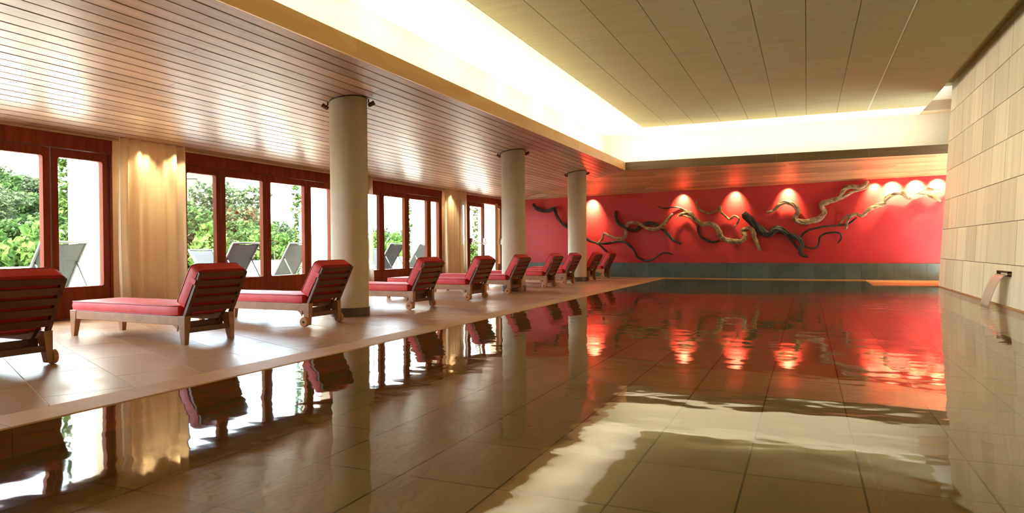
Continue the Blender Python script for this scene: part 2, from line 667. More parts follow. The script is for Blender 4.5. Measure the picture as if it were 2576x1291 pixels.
TU = Vector((0.907, -0.420))
TV = Vector((0.420, 0.907))
TL, TW, G = 0.98, 0.49, 0.003
V_OFF, U_OFF = 1.60 - 0.49 * 4, -0.03
rest = MB()
for j in range(-8, 46):
    for i in range(-16, 8):
        u0 = U_OFF + i * TL + (TL / 2 if j % 2 else 0)
        v0 = V_OFF + j * TW
        P = [TU * a + TV * b for a, b in ((u0 + G, v0 + G), (u0 + TL - G, v0 + G), (u0 + TL - G, v0 + TW - G), (u0 + G, v0 + TW - G))]
        P = clip_poly([(p.x, p.y) for p in P], WIN_X, POOL_X - 0.002, 1.0, FAR_Y)
        if len(P) < 3:
            continue
        area = abs(sum(P[k - 1][0] * P[k][1] - P[k][0] * P[k - 1][1] for k in range(len(P)))) / 2
        if area < 0.02 or max(p[1] for p in P) > 17.6:
            rest.prism(P, -0.0045, 0)
        else:
            MB().prism(P, -0.0045, 0).build('floor_tile', M['tile'], floor)
rest.box(WIN_X, POOL_X - 0.03, Y0, 0.998, -0.0045, 0)
rest.build('floor_tile_edging', M['tile'], floor, kind='stuff')
# rim stones along the pool edge, dipping to the water
RIM = [(POOL_X - 0.04, -0.16), (POOL_X + 0.262, -0.16), (POOL_X + 0.262, -0.016), (POOL_X + 0.250, -0.009), (POOL_X + 0.01, 0.001), (POOL_X - 0.002, 0.0006)]
for k in range(20):
    y0 = 0.2 + k * 0.98
    MB().extr_y(RIM, y0, min(y0 + 0.977, 19.5)).build('rim_stone', M['coping'], floor)
MB().extr_y(RIM, Y0, 0.198).build('rim_stone', M['coping'], floor)

# ------------------------------------------------------------------ pool
pool = struct('pool_basin')
PB = -0.42
MB().box(POOL_X - 0.3, 3.6, Y0, 20.0, PB - 0.2, PB - 0.006).build('pool_bed', M['pool_grout'], pool)
rest = MB()
TX, TY = 0.605, 0.76
for j in range(26):
    for i in range(12):
        x0 = POOL_X + i * TX
        y0 = 0.30 + j * TY
        x1 = min(x0 + TX - 0.012, 3.0)
        y1 = min(y0 + TY - 0.012, 19.5)
        if x1 - x0 < 0.05 or y1 - y0 < 0.05:
            continue
        b = MB().box(x0, x1, y0, y1, PB - 0.008, PB)
        if y0 < 18.6:
            b.build('pool_tile', M['pool_tile'], pool)
        else:
            rest.box(x0, x1, y0, y1, PB - 0.008, PB)
rest.box(POOL_X, 3.0, Y0, 0.29, PB - 0.008, PB)
rest.build('pool_tile_edging', M['pool_tile'], pool, kind='stuff')
MB().box(POOL_X - 0.2, POOL_X + 0.245, Y0, 19.5, PB - 0.1, -0.15).build('pool_side', M['pool_tile'], pool)
MB().box(POOL_X - 0.2, 3.6, 19.5, 19.78, PB - 0.1, -0.03).build('pool_end', M['pool_tile'], pool)
for k in range(8):
    x0 = POOL_X + k * 0.98
    MB().box(x0, x0 + 0.976, 19.42, 19.76, -0.05, 0.004).build('coping_stone', M['coping'], pool)
MB().prism([(1.36, 17.1), (2.60, 17.1), (2.60, 17.36), (3.28, 17.36), (3.28, 19.42), (1.36, 19.42)], -0.12, -0.002).build('entry_step', M['coping'], pool)
wt = MB()
wx, wy = 2.634, 17.34
wt.v = [(POOL_X + 0.20, Y0, WATER_Z), (wx, Y0, WATER_Z), (wx, wy, WATER_Z), (3.28, wy, WATER_Z), (3.28, 19.5, WATER_Z), (POOL_X + 0.20, 19.5, WATER_Z), (POOL_X + 0.20, wy, WATER_Z)]
wt.f = [(0, 1, 2, 6), (6, 2, 3, 4, 5)]
water = wt.build('pool_water', M['water'])
tag(water, 'dark still water filling the long pool, mirroring the windows and the red wall', 'water')
# object space of the water is measured from z = 0
# ------------------------------------------------------------------ far wall
wall_far = struct('wall_far')
rw = MB()
xs = [-9.2, -8.6] + [-8 + 0.5 * k for k in range(24)] + [6.2]
for a, b in zip(xs, xs[1:]):
    rw.hexa(((a, FAR_Y, 0.40), (b, FAR_Y, 0.40), (b, FAR_Y + 0.3, 0.40), (a, FAR_Y + 0.3, 0.40)),
            ((a, FAR_Y, 3.0), (b, FAR_Y, 3.0), (b, FAR_Y + 0.3, 3.0), (a, FAR_Y + 0.3, 3.0)))
rw = MB().box(-9.2, 6.2, FAR_Y, FAR_Y + 0.3, 0.40, 3.0)
rw.build('red_plaster', M['red'], wall_far)
MB().box(-6.2, 6.2, FAR_Y + 0.02, FAR_Y + 0.3, 3.0, 5.2).build('cove_back', M['cove'], wall_far)
MB().box(2.45, 4.6, 19.25, FAR_Y + 0.02, CEIL_Z + 0.01, 5.2).build('cove_beam', M['plaster'], wall_far)
MB().box(-9.2, 6.2, FAR_Y - 0.005, FAR_Y + 0.3, -0.5, 0.405).build('wall_core', M['mortar'], wall_far)
bf = struct('baseboard_far')
x = -8.6
while x < 3.6:
    MB().box(x, x + 0.362, FAR_Y - 0.035, FAR_Y - 0.002, 0.0, 0.425).build('slate_panel', M['slate'], bf, bevel=0.002)
    x += 0.366

# ------------------------------------------------------------------ right stone wall
wall_right = struct('wall_right')


def stone_hex(b, y0, y1, z0, z1, d0, d1):
    b.hexa(((stone_x(z0) + d0, y0, z0), (stone_x(z0) + d1, y0, z0), (stone_x(z0) + d1, y1, z0), (stone_x(z0) + d0, y1, z0)),
           ((stone_x(z1) + d0, y0, z1), (stone_x(z1) + d1, y0, z1), (stone_x(z1) + d1, y1, z1), (stone_x(z1) + d0, y1, z1)))
    return b


ZC = [-0.5, 0.590, 1.216, 1.840, 2.463, 3.086, 3.706, 4.36]


def wall_end(z):
    return 17.335 - 0.05 * (z + 0.012)


core = MB()
core.hexa(((stone_x(-.5) + .008, Y0, -.5), (stone_x(-.5) + .5, Y0, -.5), (stone_x(-.5) + .5, wall_end(-.5) - .01, -.5), (stone_x(-.5) + .008, wall_end(-.5) - .01, -.5)),
          ((stone_x(5) + .008, Y0, 5), (stone_x(5) + .3, Y0, 5), (stone_x(5) + .3, wall_end(5) - .01, 5), (stone_x(5) + .008, wall_end(5) - .01, 5)))
core.build('wall_core', M['mortar'], wall_right)
rest = MB()
for c in range(7):
    z0, z1 = ZC[c], ZC[c + 1]
    y = None
    off = (0.62, 0.75, 0.55, 0.68, 0.80, 0.60, 0.72)[c]
    ys = [None]
    yy = 17.19 - off * 0.934
    edges = [yy]
    while yy > 2.0:
        yy -= 0.827 + rnd.uniform(-0.012, 0.012)
        edges.append(yy)
    g = 0.0048
    # last block follows the raking end of the wall
    b = MB()
    e0, e1 = wall_end(z0), wall_end(z1)
    b.hexa(((stone_x(z0), edges[0] + g, z0 + g), (stone_x(z0) + .05, edges[0] + g, z0 + g), (stone_x(z0) + .05, e0, z0 + g), (stone_x(z0), e0, z0 + g)),
           ((stone_x(z1), edges[0] + g, z1 - g), (stone_x(z1) + .05, edges[0] + g, z1 - g), (stone_x(z1) + .05, e1, z1 - g), (stone_x(z1), e1, z1 - g)))
    b.build('stone_block', M['stone'], wall_right)
    for a, bb in zip(edges[1:], edges):
        d = rnd.uniform(-0.0015, 0.0015)
        stone_hex(MB(), a + g, bb - g, z0 + g, z1 - g, d, 0.05).build('stone_block', M['stone'], wall_right)
    stone_hex(rest, Y0, edges[-1] - g, z0 + g, z1 - g, 0, 0.05)
rest.build('stone_facing', M['stone'], wall_right, kind='stuff')
MB().box(stone_x(WATER_Z) - 0.035, stone_x(WATER_Z) + 0.02, 6.0, 17.1, -0.12, WATER_Z + 0.016).build('wall_foot', M['coping'], wall_right)
# end face of the stone wall
eb = MB()
for c in range(7):
    z0, z1 = ZC[c], ZC[c + 1]
    eb.hexa(((stone_x(z0) + .001, wall_end(z0) - .03, z0), (stone_x(z0) + .48, wall_end(z0) - .03, z0), (stone_x(z0) + .48, wall_end(z0), z0), (stone_x(z0) + .001, wall_end(z0), z0)),
            ((stone_x(z1) + .001, wall_end(z1) - .03, z1 - .004), (stone_x(z1) + .30, wall_end(z1) - .03, z1 - .004), (stone_x(z1) + .30, wall_end(z1), z1 - .004), (stone_x(z1) + .001, wall_end(z1), z1 - .004)))
eb.build('end_facing', M['stone'], wall_right, kind='stuff')
wall_side = struct('wall_side')
MB().box(5.6, 5.9, 10, FAR_Y + 0.3, -0.5, 5.2).build('side_return', M['plaster'], wall_side)
MB().box(3.3, 5.9, 12.0, 12.3, -0.5, 5.2).build('side_end', M['plaster'], wall_side)
wall_near = struct('wall_near')
MB().box(-9.2, 3.6, Y0 - 0.3, Y0, -0.5, 5.2).build('near_plaster', M['plaster'], wall_near)

# ------------------------------------------------------------------ main ceiling
ceiling = struct('ceiling')
CE = 2.57
MB().box(-5.6, CE, Y0, 19.8, CEIL_Z + 0.006, CEIL_Z + 0.25).build('ceiling_slab', M['mortar'], ceiling)
# plain margins round the panelled field
MB().box(-5.6, -4.095, Y0, 19.8, CEIL_Z, CEIL_Z + 0.01).build('margin_left', M['cove'], ceiling)
MB().box(-4.095, CE, 18.535, 19.8, CEIL_Z, CEIL_Z + 0.01).build('margin_far', M['cove'], ceiling)
MB().box(1.345, CE, Y0, 18.535, CEIL_Z, CEIL_Z + 0.01).build('margin_right', M['panel'], ceiling)
MB().box(CE, CE + 0.012, Y0, 19.25, CEIL_Z, 4.34).build('slot_cheek', M['panel'], ceiling)
MB().box(CE + 0.012, 4.6, Y0, 17.4, 4.33, 4.8).build('slot_top', M['panel'], ceiling)
MB().box(CE + 0.012, 4.6, 17.4, 19.8, 4.38, 4.8).build('slot_top', M['cove'], ceiling)
MB().box(-5.8, -5.47, Y0, 19.8, 2.90, CEIL_Z + 0.2).build('cove_side', M['cove'], ceiling)
MB().box(4.6, 5.9, 12, 19.8, 4.6, 4.8).build('side_ceiling', M['panel'], ceiling)
MB().box(1.338, 1.350, Y0, 18.535, CEIL_Z - 0.004, CEIL_Z + 0.004).build('field_edge', M['cove'], ceiling)
PW, PLN = 0.6795, 1.36
for i in range(8):
    y1 = 18.53
    k = 0
    while y1 > 1.5:
        y0 = y1 - PLN
        MB().box(-4.09 + i * PW + 0.0045, -4.09 + (i + 1) * PW - 0.0045, y0 + 0.0015, y1 - 0.0015, CEIL_Z - 0.002, CEIL_Z + 0.008).build('ceiling_panel', M['panel'], ceiling)
        y1 = y0
MB().box(-4.09, 1.34, Y0, y1 - 0.002, CEIL_Z - 0.002, CEIL_Z + 0.008).build('ceiling_panel', M['panel'], ceiling)

# ------------------------------------------------------------------ slatted ceiling over the deck
sl = struct('slatted_ceiling')
NS = 27
DX = (8.60 - 4.55) / NS
bk = MB()
for a, b in ((FAS_X + 0.0, -9.0),):
    bk.hexa(((b, Y0, soffit_z(b) + .026), (a, Y0, soffit_z(a) + .026), (a, FAS_Y, soffit_z(a) + .026), (b, 19.9, soffit_z(b) + .026)),
            ((b, Y0, soffit_z(b) + .08), (a, Y0, soffit_z(a) + .08), (a, FAS_Y, soffit_z(a) + .08), (b, 19.9, soffit_z(b) + .08)))
bk.build('soffit_backing', M['backing'], sl)
for i in range(NS):
    xa = FAS_X - i * DX - 0.004
    xb = FAS_X - (i + 1) * DX + 0.013
    if i == 0:
        xa -= 0.018
    ye = mitre_y((xa + xb) / 2) - 0.004
    y1 = ye + rnd.uniform(0, 0.02)
    first = True
    while y1 > 0.0:
        ln = rnd.uniform(2.8, 6.2)
        y0 = max(y1 - ln, Y0)
        if y0 < 0.8:
            y0 = Y0
        ya, yb = (mitre_y(xb), mitre_y(xa)) if first else (y1, y1)
        dz = rnd.uniform(-0.001, 0.001)
        MB().hexa(((xb, y0, soffit_z(xb) + dz), (xa, y0, soffit_z(xa) + dz), (xa, yb - .001, soffit_z(xa) + dz), (xb, ya - .001, soffit_z(xb) + dz)),
                  ((xb, y0, soffit_z(xb) + .02), (xa, y0, soffit_z(xa) + .02), (xa, yb - .001, soffit_z(xa) + .02), (xb, ya - .001, soffit_z(xb) + .02))).build('ceiling_slat', M['slat'], sl)
        first = False
        y1 = y0
es = struct('slatted_end_ceiling')
NE = 13
for j in range(NE):
    ya = FAS_Y + (FAR_Y - FAS_Y) * j / NE + 0.004
    yb = FAS_Y + (FAR_Y - FAS_Y) * (j + 1) / NE - 0.004
    ym = (ya + yb) / 2
    xs0 = mitre_x(ya)
    xs1 = mitre_x(yb)
    first = True
    x0 = xs0
    while x0 < 3.3:
        x1 = min(max(x0, xs0) + rnd.uniform(1.1, 3.4), 3.35)
        n = max(2, int((x1 - x0) / 0.4))
        b = MB()
        for q in range(n + 1):
            xa = x0 + (x1 - 0.002 - x0) * q / n
            xb = (xs1 + (x1 - 0.002 - xs1) * q / n) if first else xa
            za, zb = end_z(xa, ya), end_z(xb, yb)
            b.v += [(xa, ya, za), (xb, yb, zb), (xb, yb, zb + .018), (xa, ya, za + .018)]
        for q in range(n):
            for e in range(4):
                e2 = (e + 1) % 4
                b.f.append((q * 4 + e, q * 4 + e2, q * 4 + 4 + e2, q * 4 + 4 + e))
        b.f += [(3, 2, 1, 0), (n * 4, n * 4 + 1, n * 4 + 2, n * 4 + 3)]
        b.build('end_slat', M['slat_end'], es)
        first = False
        x0 = x1
b = MB()
for q in range(25):
    xx = -8.7 + q * 0.505
    for yy in (max(mitre_y(xx) - 0.05, FAS_Y + 0.02), FAR_Y + 0.05):
        b.v.append((xx, yy, end_z(xx, min(yy, FAR_Y)) + 0.024))
for q in range(24):
    b.f.append((q * 2, q * 2 + 2, q * 2 + 3, q * 2 + 1))
b.build('soffit_backing', M['backing'], es)

roof = struct('roof')  # unseen roof, added to stop sun leaking through the slat gaps
MB().box(-9.3, -5.6, Y0 - 0.3, 20.3, 3.30, 3.5).build('unseen_roof_slab', M['plaster'], roof)
MB().box(-9.3, -9.0, Y0 - 0.3, 20.3, 2.45, 3.30).build('unseen_roof_edge', M['white_wall'], roof)
MB().box(-9.3, 6.3, 20.05, 20.35, 2.9, 5.3).build('unseen_roof_end', M['white_wall'], roof)
MB().box(-5.9, 6.3, Y0 - 0.3, 20.35, 5.15, 5.35).build('unseen_roof_slab', M['plaster'], roof)
# fascia boards along the raised ceiling
FZ = soffit_z(FAS_X)
t1 = struct('trim_1')
ys = [Y0, 0.4, 3.3, 6.25, 9.0, 11.6, 14.2, 16.6, FAS_Y]
for a, b in zip(ys, ys[1:]):
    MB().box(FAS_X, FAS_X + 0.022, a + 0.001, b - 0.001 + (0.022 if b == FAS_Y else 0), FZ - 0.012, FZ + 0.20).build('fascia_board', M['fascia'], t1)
MB().box(-5.55, FAS_X, Y0, FAS_Y, FZ + 0.09, FZ + 0.11).build('cove_ledge', M['cove'], t1)
t2 = struct('trim_2')
xs = [FAS_X + 0.023, -2.6, -0.7, 1.35, 3.05]
for a, b in zip(xs, xs[1:]):
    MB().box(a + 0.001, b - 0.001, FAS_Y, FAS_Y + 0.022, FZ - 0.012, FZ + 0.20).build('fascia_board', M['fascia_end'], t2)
MB().box(-5.55, 4.6, FAS_Y + 0.022, FAR_Y + 0.02, FZ + 0.09, FZ + 0.11).build('cove_ledge', M['cove'], t2)
MB().box(3.3, 5.6, 12.3, FAR_Y, 2.96, 3.0).build('side_soffit', M['slat_end'], t2)

# ------------------------------------------------------------------ window wall
wall_left = struct('wall_left')


def pier(y0, y1):
    MB().box(-9.0, WIN_X - 0.12, y0, y1, -0.02, 2.46).build('wall_pier', M['plaster'], wall_left)


for a, b in ((Y0, 1.2), (6.33, 7.42), (11.05, 12.0), (15.37, 16.35), (19.1, FAR_Y)):
    pier(a, b)
MB().box(-9.0, WIN_X - 0.02, Y0, FAR_Y, 2.352, 2.46).build('wall_head', M['plaster'], wall_left)


def window(n, y0, y1, bounds, handles=(), skip=()):
    W = struct('window_%d' % n)
    xi = WIN_X
    MB().box(xi - 0.16, xi, y0, y1, 2.17, 2.352).build('header', M['frame'], W, bevel=0.006)
    MB().box(xi - 0.16, xi - 0.01, y0, y0 + 0.035, 0, 2.17).build('jamb', M['frame'], W)
    MB().box(xi - 0.16, xi - 0.01, y1 - 0.035, y1, 0, 2.17).build('jamb', M['frame'], W)
    MB().box(xi - 0.16, xi - 0.01, y0, y1, -0.01, 0.012).build('threshold', M['dark_metal'], W)
    for i, (a, b) in enumerate(zip(bounds, bounds[1:])):
        if i in skip:
            continue
        make_sash(W, xi, a, b, M['frame'], handle=handles.get(i) if handles else None)
    return W


def rounded_panel_hole(b, y0, y1, z0, z1, hy0, hy1, hz0, hz1, x0, x1, r=0.028):
    """a board in the yz plane with a round-cornered opening"""
    outer, inner = [], []
    corners = ((hy1 - r, hz1 - r, 0), (hy0 + r, hz1 - r, 90), (hy0 + r, hz0 + r, 180), (hy1 - r, hz0 + r, 270))
    oc = ((y1, z1), (y0, z1), (y0, z0), (y1, z0))
    for (cy, cz, a0), o in zip(corners, oc):
        for q in range(4):
            th = math.radians(a0 + 30 * q)
            inner.append((cy + r * math.cos(th), cz + r * math.sin(th)))
            outer.append(o)
    n = len(inner)
    base = len(b.v)
    for xx in (x0, x1):
        b.v += [(xx, p[0], p[1]) for p in inner]
        b.v += [(xx, p[0], p[1]) for p in oc]
    o0, i0, o1, i1 = base + n, base, base + 2 * n + 4, base + n + 4
    for c in range(4):
        for q in range(3):
            k = c * 4 + q
            b.f.append((o0 + c, i0 + k, i0 + k + 1))
            b.f.append((o1 + c, i1 + k + 1, i1 + k))
        k = c * 4 + 3
        k2 = (k + 1) % n
        c2 = (c + 1) % 4
        b.f.append((o0 + c, i0 + k, i0 + k2, o0 + c2))
        b.f.append((o1 + c, o1 + c2, i1 + k2, i1 + k))
        b.f.append((o0 + c, o0 + c2, o1 + c2, o1 + c))
    for k in range(n):
        k2 = (k + 1) % n
        b.f.append((i0 + k, i1 + k, i1 + k2, i0 + k2))
    return b


def make_sash(W, xi, a, b, m, handle=None, name='sash', bar=False):
    a += 0.008
    b -= 0.008
    s = rounded_panel_hole(MB(), a, b, 0.015, 2.162, a + 0.085, b - 0.085, 0.415, 2.055, xi - 0.10, xi - 0.025).build(name, m, W)
    MB().box(xi - 0.066, xi - 0.060, a + 0.08, b - 0.08, 0.41, 2.06).build('pane', M['glass'], s)
    if handle:
        h = MB()
        hy = a + 0.04 if handle > 0 else b - 0.04
        h.box(xi - 0.027, xi - 0.018, hy - 0.018, hy + 0.018, 0.93, 1.09)
        h.tube([(xi - 0.02, hy, 1.03), (xi + 0.03, hy, 1.03), (xi + 0.045, hy + 0.03 * handle, 1.03), (xi + 0.045, hy + 0.15 * handle, 1.005)], 0.009, 8)
        h.build('handle', M['bronze'], s)
    return s


window(1, 1.2, 6.33, [1.235, 2.4, 3.45, 4.5, 5.52, 6.295], {2: 1})
window(2, 7.42, 11.05, [7.455, 8.2, 9.21, 10.27, 11.015], {2: 1})
window(3, 12.0, 15.37, [12.035, 12.70, 13.73, 14.75, 15.335], {2: 1})
W4 = window(4, 16.35, 19.1, [16.385, 16.90, 17.93], None)
d1 = struct('door_1', (WIN_X - 0.05, 19.05, 0))
d1.rotation_euler = (0, 0, math.radians(20))
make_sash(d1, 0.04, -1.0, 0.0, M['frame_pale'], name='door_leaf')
for z in (0.35, 0.85, 1.45, 1.95):
    MB().cyl((0.03, 0.012, z), (0, 0, 1), 0.012, 0.09, 10).build('hinge', M['dark_metal'], d1, smooth=False)


def panic_bar(parent, xi, a, b):
    s = MB()
    s.box(xi - 0.026, xi + 0.035, a + 0.012, a + 0.07, 0.98, 1.16)
    s.build('bar_case', M['steel'], parent, bevel=0.004)
    s = MB()
    s.box(xi - 0.026, xi + 0.035, b - 0.07, b - 0.012, 0.98, 1.16)
    s.build('bar_case', M['steel'], parent, bevel=0.004)
    s = MB()
    s.tube([(xi + 0.02, a + 0.045, 1.12), (xi + 0.085, a + 0.06, 1.10), (xi + 0.10, a + 0.09, 1.02), (xi + 0.10, a + 0.10, 1.015), (xi + 0.10, b - 0.10, 1.015), (xi + 0.10, b - 0.09, 1.02), (xi + 0.085, b - 0.06, 1.10), (xi + 0.02, b - 0.045, 1.12)], 0.014, 8)
    s.build('panic_bar', M['steel'], parent, smooth=True)


panic_bar(W4, WIN_X, 16.95, 17.9)
panic_bar(d1, 0.065, -0.97, -0.03)


# ------------------------------------------------------------------ columns
def column(x, y, label):
    zt = soffit_z(x)
    r = 0.242
    t = empty('column', (x, y, 0))
    tag(t, label, 'column', 'round columns along the deck')
    n = 56
    b = MB()
    for q in range(n):
        th = 2 * PI * q / n
        px, py = r * math.cos(th), r * math.sin(th)
        b.v += [(px, py, 0.0), (px, py, soffit_z(x + px) - 0.012)]
    for q in range(n):
        q2 = (q + 1) % n
        b.f.append((q * 2, q2 * 2, q2 * 2 + 1, q * 2 + 1))
    b.f.append(tuple(q * 2 + 1 for q in range(n)))
    s = b.build('shaft', M['column'], t)
    s.data.polygons.foreach_set('use_smooth', [True] * n + [False])
    b = MB()
    R2 = r + 0.013
    for q in range(n):
        th = 2 * PI * q / n
        b.v += [(R2 * math.cos(th), R2 * math.sin(th), 0.0), (R2 * math.cos(th), R2 * math.sin(th), 0.115), (r * math.cos(th), r * math.sin(th), 0.117)]
    for q in range(n):
        q2 = (q + 1) % n
        b.f.append((q * 3, q2 * 3, q2 * 3 + 1, q * 3 + 1))
        b.f.append((q * 3 + 1, q2 * 3 + 1, q2 * 3 + 2, q * 3 + 2))
    b.build('skirting', M['column_base'], t)
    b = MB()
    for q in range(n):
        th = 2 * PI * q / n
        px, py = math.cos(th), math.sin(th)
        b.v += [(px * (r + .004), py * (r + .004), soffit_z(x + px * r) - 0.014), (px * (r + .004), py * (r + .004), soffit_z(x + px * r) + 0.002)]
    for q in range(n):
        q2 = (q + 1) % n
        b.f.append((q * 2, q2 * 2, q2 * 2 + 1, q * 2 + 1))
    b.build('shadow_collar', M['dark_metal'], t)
    return t


cols = ((-5.55, 7.45, 'nearest and widest beige column, beside the third sun lounger'),
        (-5.50, 12.83, 'middle beige round column in front of the glass doors'),
        (-5.50, 17.05, 'farthest beige round column in front of the red wall'))
for c in cols:
    column(*c)


def col_spot(x, y, side, label):
    zt = soffit_z(x)
    d = Vector((side * 0.80, side * 0.60, 0))
    p = Vector((x, y, 0)) + d * 0.262
    zt = soffit_z(p.x)
    t = empty('column_spotlight', (p.x, p.y, zt))
    tag(t, label, 'spotlight', 'small spotlights at the column heads')
    MB().tube([(0, 0, 0.0), (0, 0, -0.035), tuple(d * 0.015 + Vector((0, 0, -0.05)))], 0.008, 8).build('stem', M['dark_metal'], t)
    ax = (d * 0.9 + Vector((0, 0, 0.55))).normalized()
    c = d * 0.035 + Vector((0, 0, -0.065))
    MB().tube([c - ax * 0.045, c - ax * 0.03, c + ax * 0.045], [0.018, 0.027, 0.030], 14).build('lamp_head', M['bronze'], t)


for (x, y, _), nm in zip(cols, ('nearest', 'middle', 'farthest')):
    col_spot(x, y, -1, 'small bronze spotlight on the window side of the %s column head' % nm)
    col_spot(x, y, 1, 'small bronze spotlight on the pool side of the %s column head' % nm)


# ------------------------------------------------------------------ curtains and radiators
def curtain(y0, y1, label, seed, sheer=0.28):
    r = random.Random(seed)
    n = int((y1 - y0) / 0.012)
    t = empty('curtain', (WIN_X + 0.10, (y0 + y1) / 2, 0))
    tag(t, label, 'curtain', 'sheer curtains between the windows')
    b = MB()
    ph = r.uniform(0, 6)
    zs = [0.02, 0.16, 0.34, 0.6, 1.0, 1.5, 2.0, 2.25, 2.40]
    ww = y1 - y0
    for i in range(n + 1):
        u = i / n
        s = u * ww
        wave = math.sin(s * 44 + ph + 1.4 * math.sin(s * 11)) * (0.55 + 0.45 * math.sin(s * 7 + ph))
        for z in zs:
            k = z / 2.4
            amp = 0.042 + 0.024 * (1 - k)
            yy = -ww / 2 + s
            yy += (0.028 * math.sin(k * 3.1)) * (1 - u) * -1 * (1 if u < 0.5 else 0.3)
            b.v.append((wave * amp, yy, z))
    m = len(zs)
    for i in range(n):
        for j in range(m - 1):
            a = i * m + j
            b.f.append((a, a + m, a + m + 1, a + 1))
    b.build('drape', M['curtain'], t, smooth=True)
    # hem and heading tape
    h = MB()
    for i in range(n + 1):
        for z in (0.02, 0.16):
            v = b.v[i * m + (0 if z == 0.02 else 1)]
            h.v.append((v[0] + 0.002, v[1], v[2]))
    for i in range(n):
        h.f.append((i * 2, i * 2 + 2, i * 2 + 3, i * 2 + 1))
    h.build('hem', M['curtain'], t, smooth=True)
    MB().tube([(0, -ww / 2 - 0.03, 2.41), (0, ww / 2 + 0.03, 2.41)], 0.012, 8).build('curtain_rail', M['dark_metal'], t)
    return t


curtain(6.33, 7.42, 'wide cream sheer curtain between the two nearest windows, lit by two spots', 1)
curtain(11.06, 12.16, 'narrow glimpse of cream curtain behind the nearest column', 2)
curtain(15.37, 16.51, 'cream sheer curtain left of the open glass door, far end', 3)
for y0, y1, lab in ((6.62, 7.18, 'low dark radiator showing through the nearest cream curtain'),):
    t = empty('radiator', (WIN_X - 0.06, (y0 + y1) / 2, 0))
    tag(t, lab, 'radiator')
    k = int((y1 - y0) / 0.08)
    for i in range(k):
        yy = -(y1 - y0) / 2 + i * 0.08
        MB().box(-0.02, 0.05, yy, yy + 0.05, 0.06, 0.36).build('fin', M['radiator'], t, bevel=0.006)
    MB().box(-0.03, -0.02, -(y1 - y0) / 2, (y1 - y0) / 2, 0.0, 0.36).build('back_plate', M['radiator'], t)


# ------------------------------------------------------------------ sun loungers
def cushion(L, Wd, T, r, name, m, parent, mtx, foot_round=0.0, seed=0):
    """soft box L x Wd x T with rounded edges, crowned top and piping children"""
    nx, ny = 20, 10
    bm = bmesh.new()
    rr = random.Random(seed)

    def prof(u):
        return u
    top, bot = [], []
    grid = {}
    for side in (0, 1):
        for i in range(nx + 1):
            for j in range(ny + 1):
                x = -L / 2 + L * i / nx
                y = -Wd / 2 + Wd * j / ny
                # plan rounding
                ax, ay = abs(x) - (L / 2 - r), abs(y) - (Wd / 2 - r)
                if ax > 0 and ay > 0:
                    d = math.hypot(ax, ay)
                    f = r / max(d, 1e-6) * max(ax, ay) / r
                    f = min(1.0, r / d) if d > r else 1.0
                    x = math.copysign(L / 2 - r + ax * f, x)
                    y = math.copysign(Wd / 2 - r + ay * f, y)
                ex = min(1.0, (L / 2 - abs(x)) / 0.10)
                ey = min(1.0, (Wd / 2 - abs(y)) / 0.10)
                cr = (1 - (1 - ex) ** 2) * (1 - (1 - ey) ** 2)
                if side == 0:
                    z = T / 2 + 0.012 * cr + 0.003 * noise.noise(Vector((x * 5 + seed, y * 5, 0)))
                else:
                    z = -T / 2
                grid[side, i, j] = bm.verts.new(mtx @ Vector((x, y, z)))
    for i in range(nx):
        for j in range(ny):
            bm.faces.new((grid[0, i, j], grid[0, i + 1, j], grid[0, i + 1, j + 1], grid[0, i, j + 1]))
            bm.faces.new((grid[1, i, j + 1], grid[1, i + 1, j + 1], grid[1, i + 1, j], grid[1, i, j]))
    ring = [(i, 0) for i in range(nx + 1)] + [(nx, j) for j in range(1, ny + 1)] + [(i, ny) for i in range(nx - 1, -1, -1)] + [(0, j) for j in range(ny - 1, 0, -1)]
    # slightly bulging side band
    mid = []
    for (i, j) in ring:
        a, c = grid[0, i, j].co, grid[1, i, j].co
        cen = mtx @ Vector((0, 0, 0))
        q = (a + c) / 2
        dirv = mtx.to_3x3() @ Vector(((1 if i == nx else -1 if i == 0 else 0), (1 if j == ny else -1 if j == 0 else 0), 0))
        mid.append(bm.verts.new(q + dirv.normalized() * 0.008))
    nr = len(ring)
    for k in range(nr):
        k2 = (k + 1) % nr
        a, b = ring[k], ring[k2]
        bm.faces.new((grid[1, a[0], a[1]], grid[1, b[0], b[1]], mid[k2], mid[k]))
        bm.faces.new((mid[k], mid[k2], grid[0, b[0], b[1]], grid[0, a[0], a[1]]))
    pt = [tuple(grid[0, i, j].co) for i, j in ring]
    pb = [tuple(grid[1, i, j].co) for i, j in ring]
    bmesh.ops.recalc_face_normals(bm, faces=bm.faces)
    for f in bm.faces:
        f.smooth = True
    for e in bm.edges:
        if len(e.link_faces) == 2 and e.calc_face_angle(0) > 0.9:
            e.smooth = False
    me = bpy.data.meshes.new(name)
    bm.to_mesh(me)
    bm.free()
    o = bpy.data.objects.new(name, me)
    C.objects.link(o)
    me.materials.append(m)
    o.parent = parent
    for P in (pt, pb):
        P = P + [P[0], P[1]]
        MB().tube(P, 0.0055, 6, cap=False).build('piping', M['piping'], o, smooth=True)
    return o


def taper_leg(b, x0, x1, xf0, xf1, y0, y1, yf0, yf1, z1, z0=0.0):
    b.hexa(((xf0, yf0, z0), (xf1, yf0, z0), (xf1, yf1, z0), (xf0, yf1, z0)),
           ((x0, y0, z1), (x1, y0, z1), (x1, y1, z1), (x0, y1, z1)))
    return b


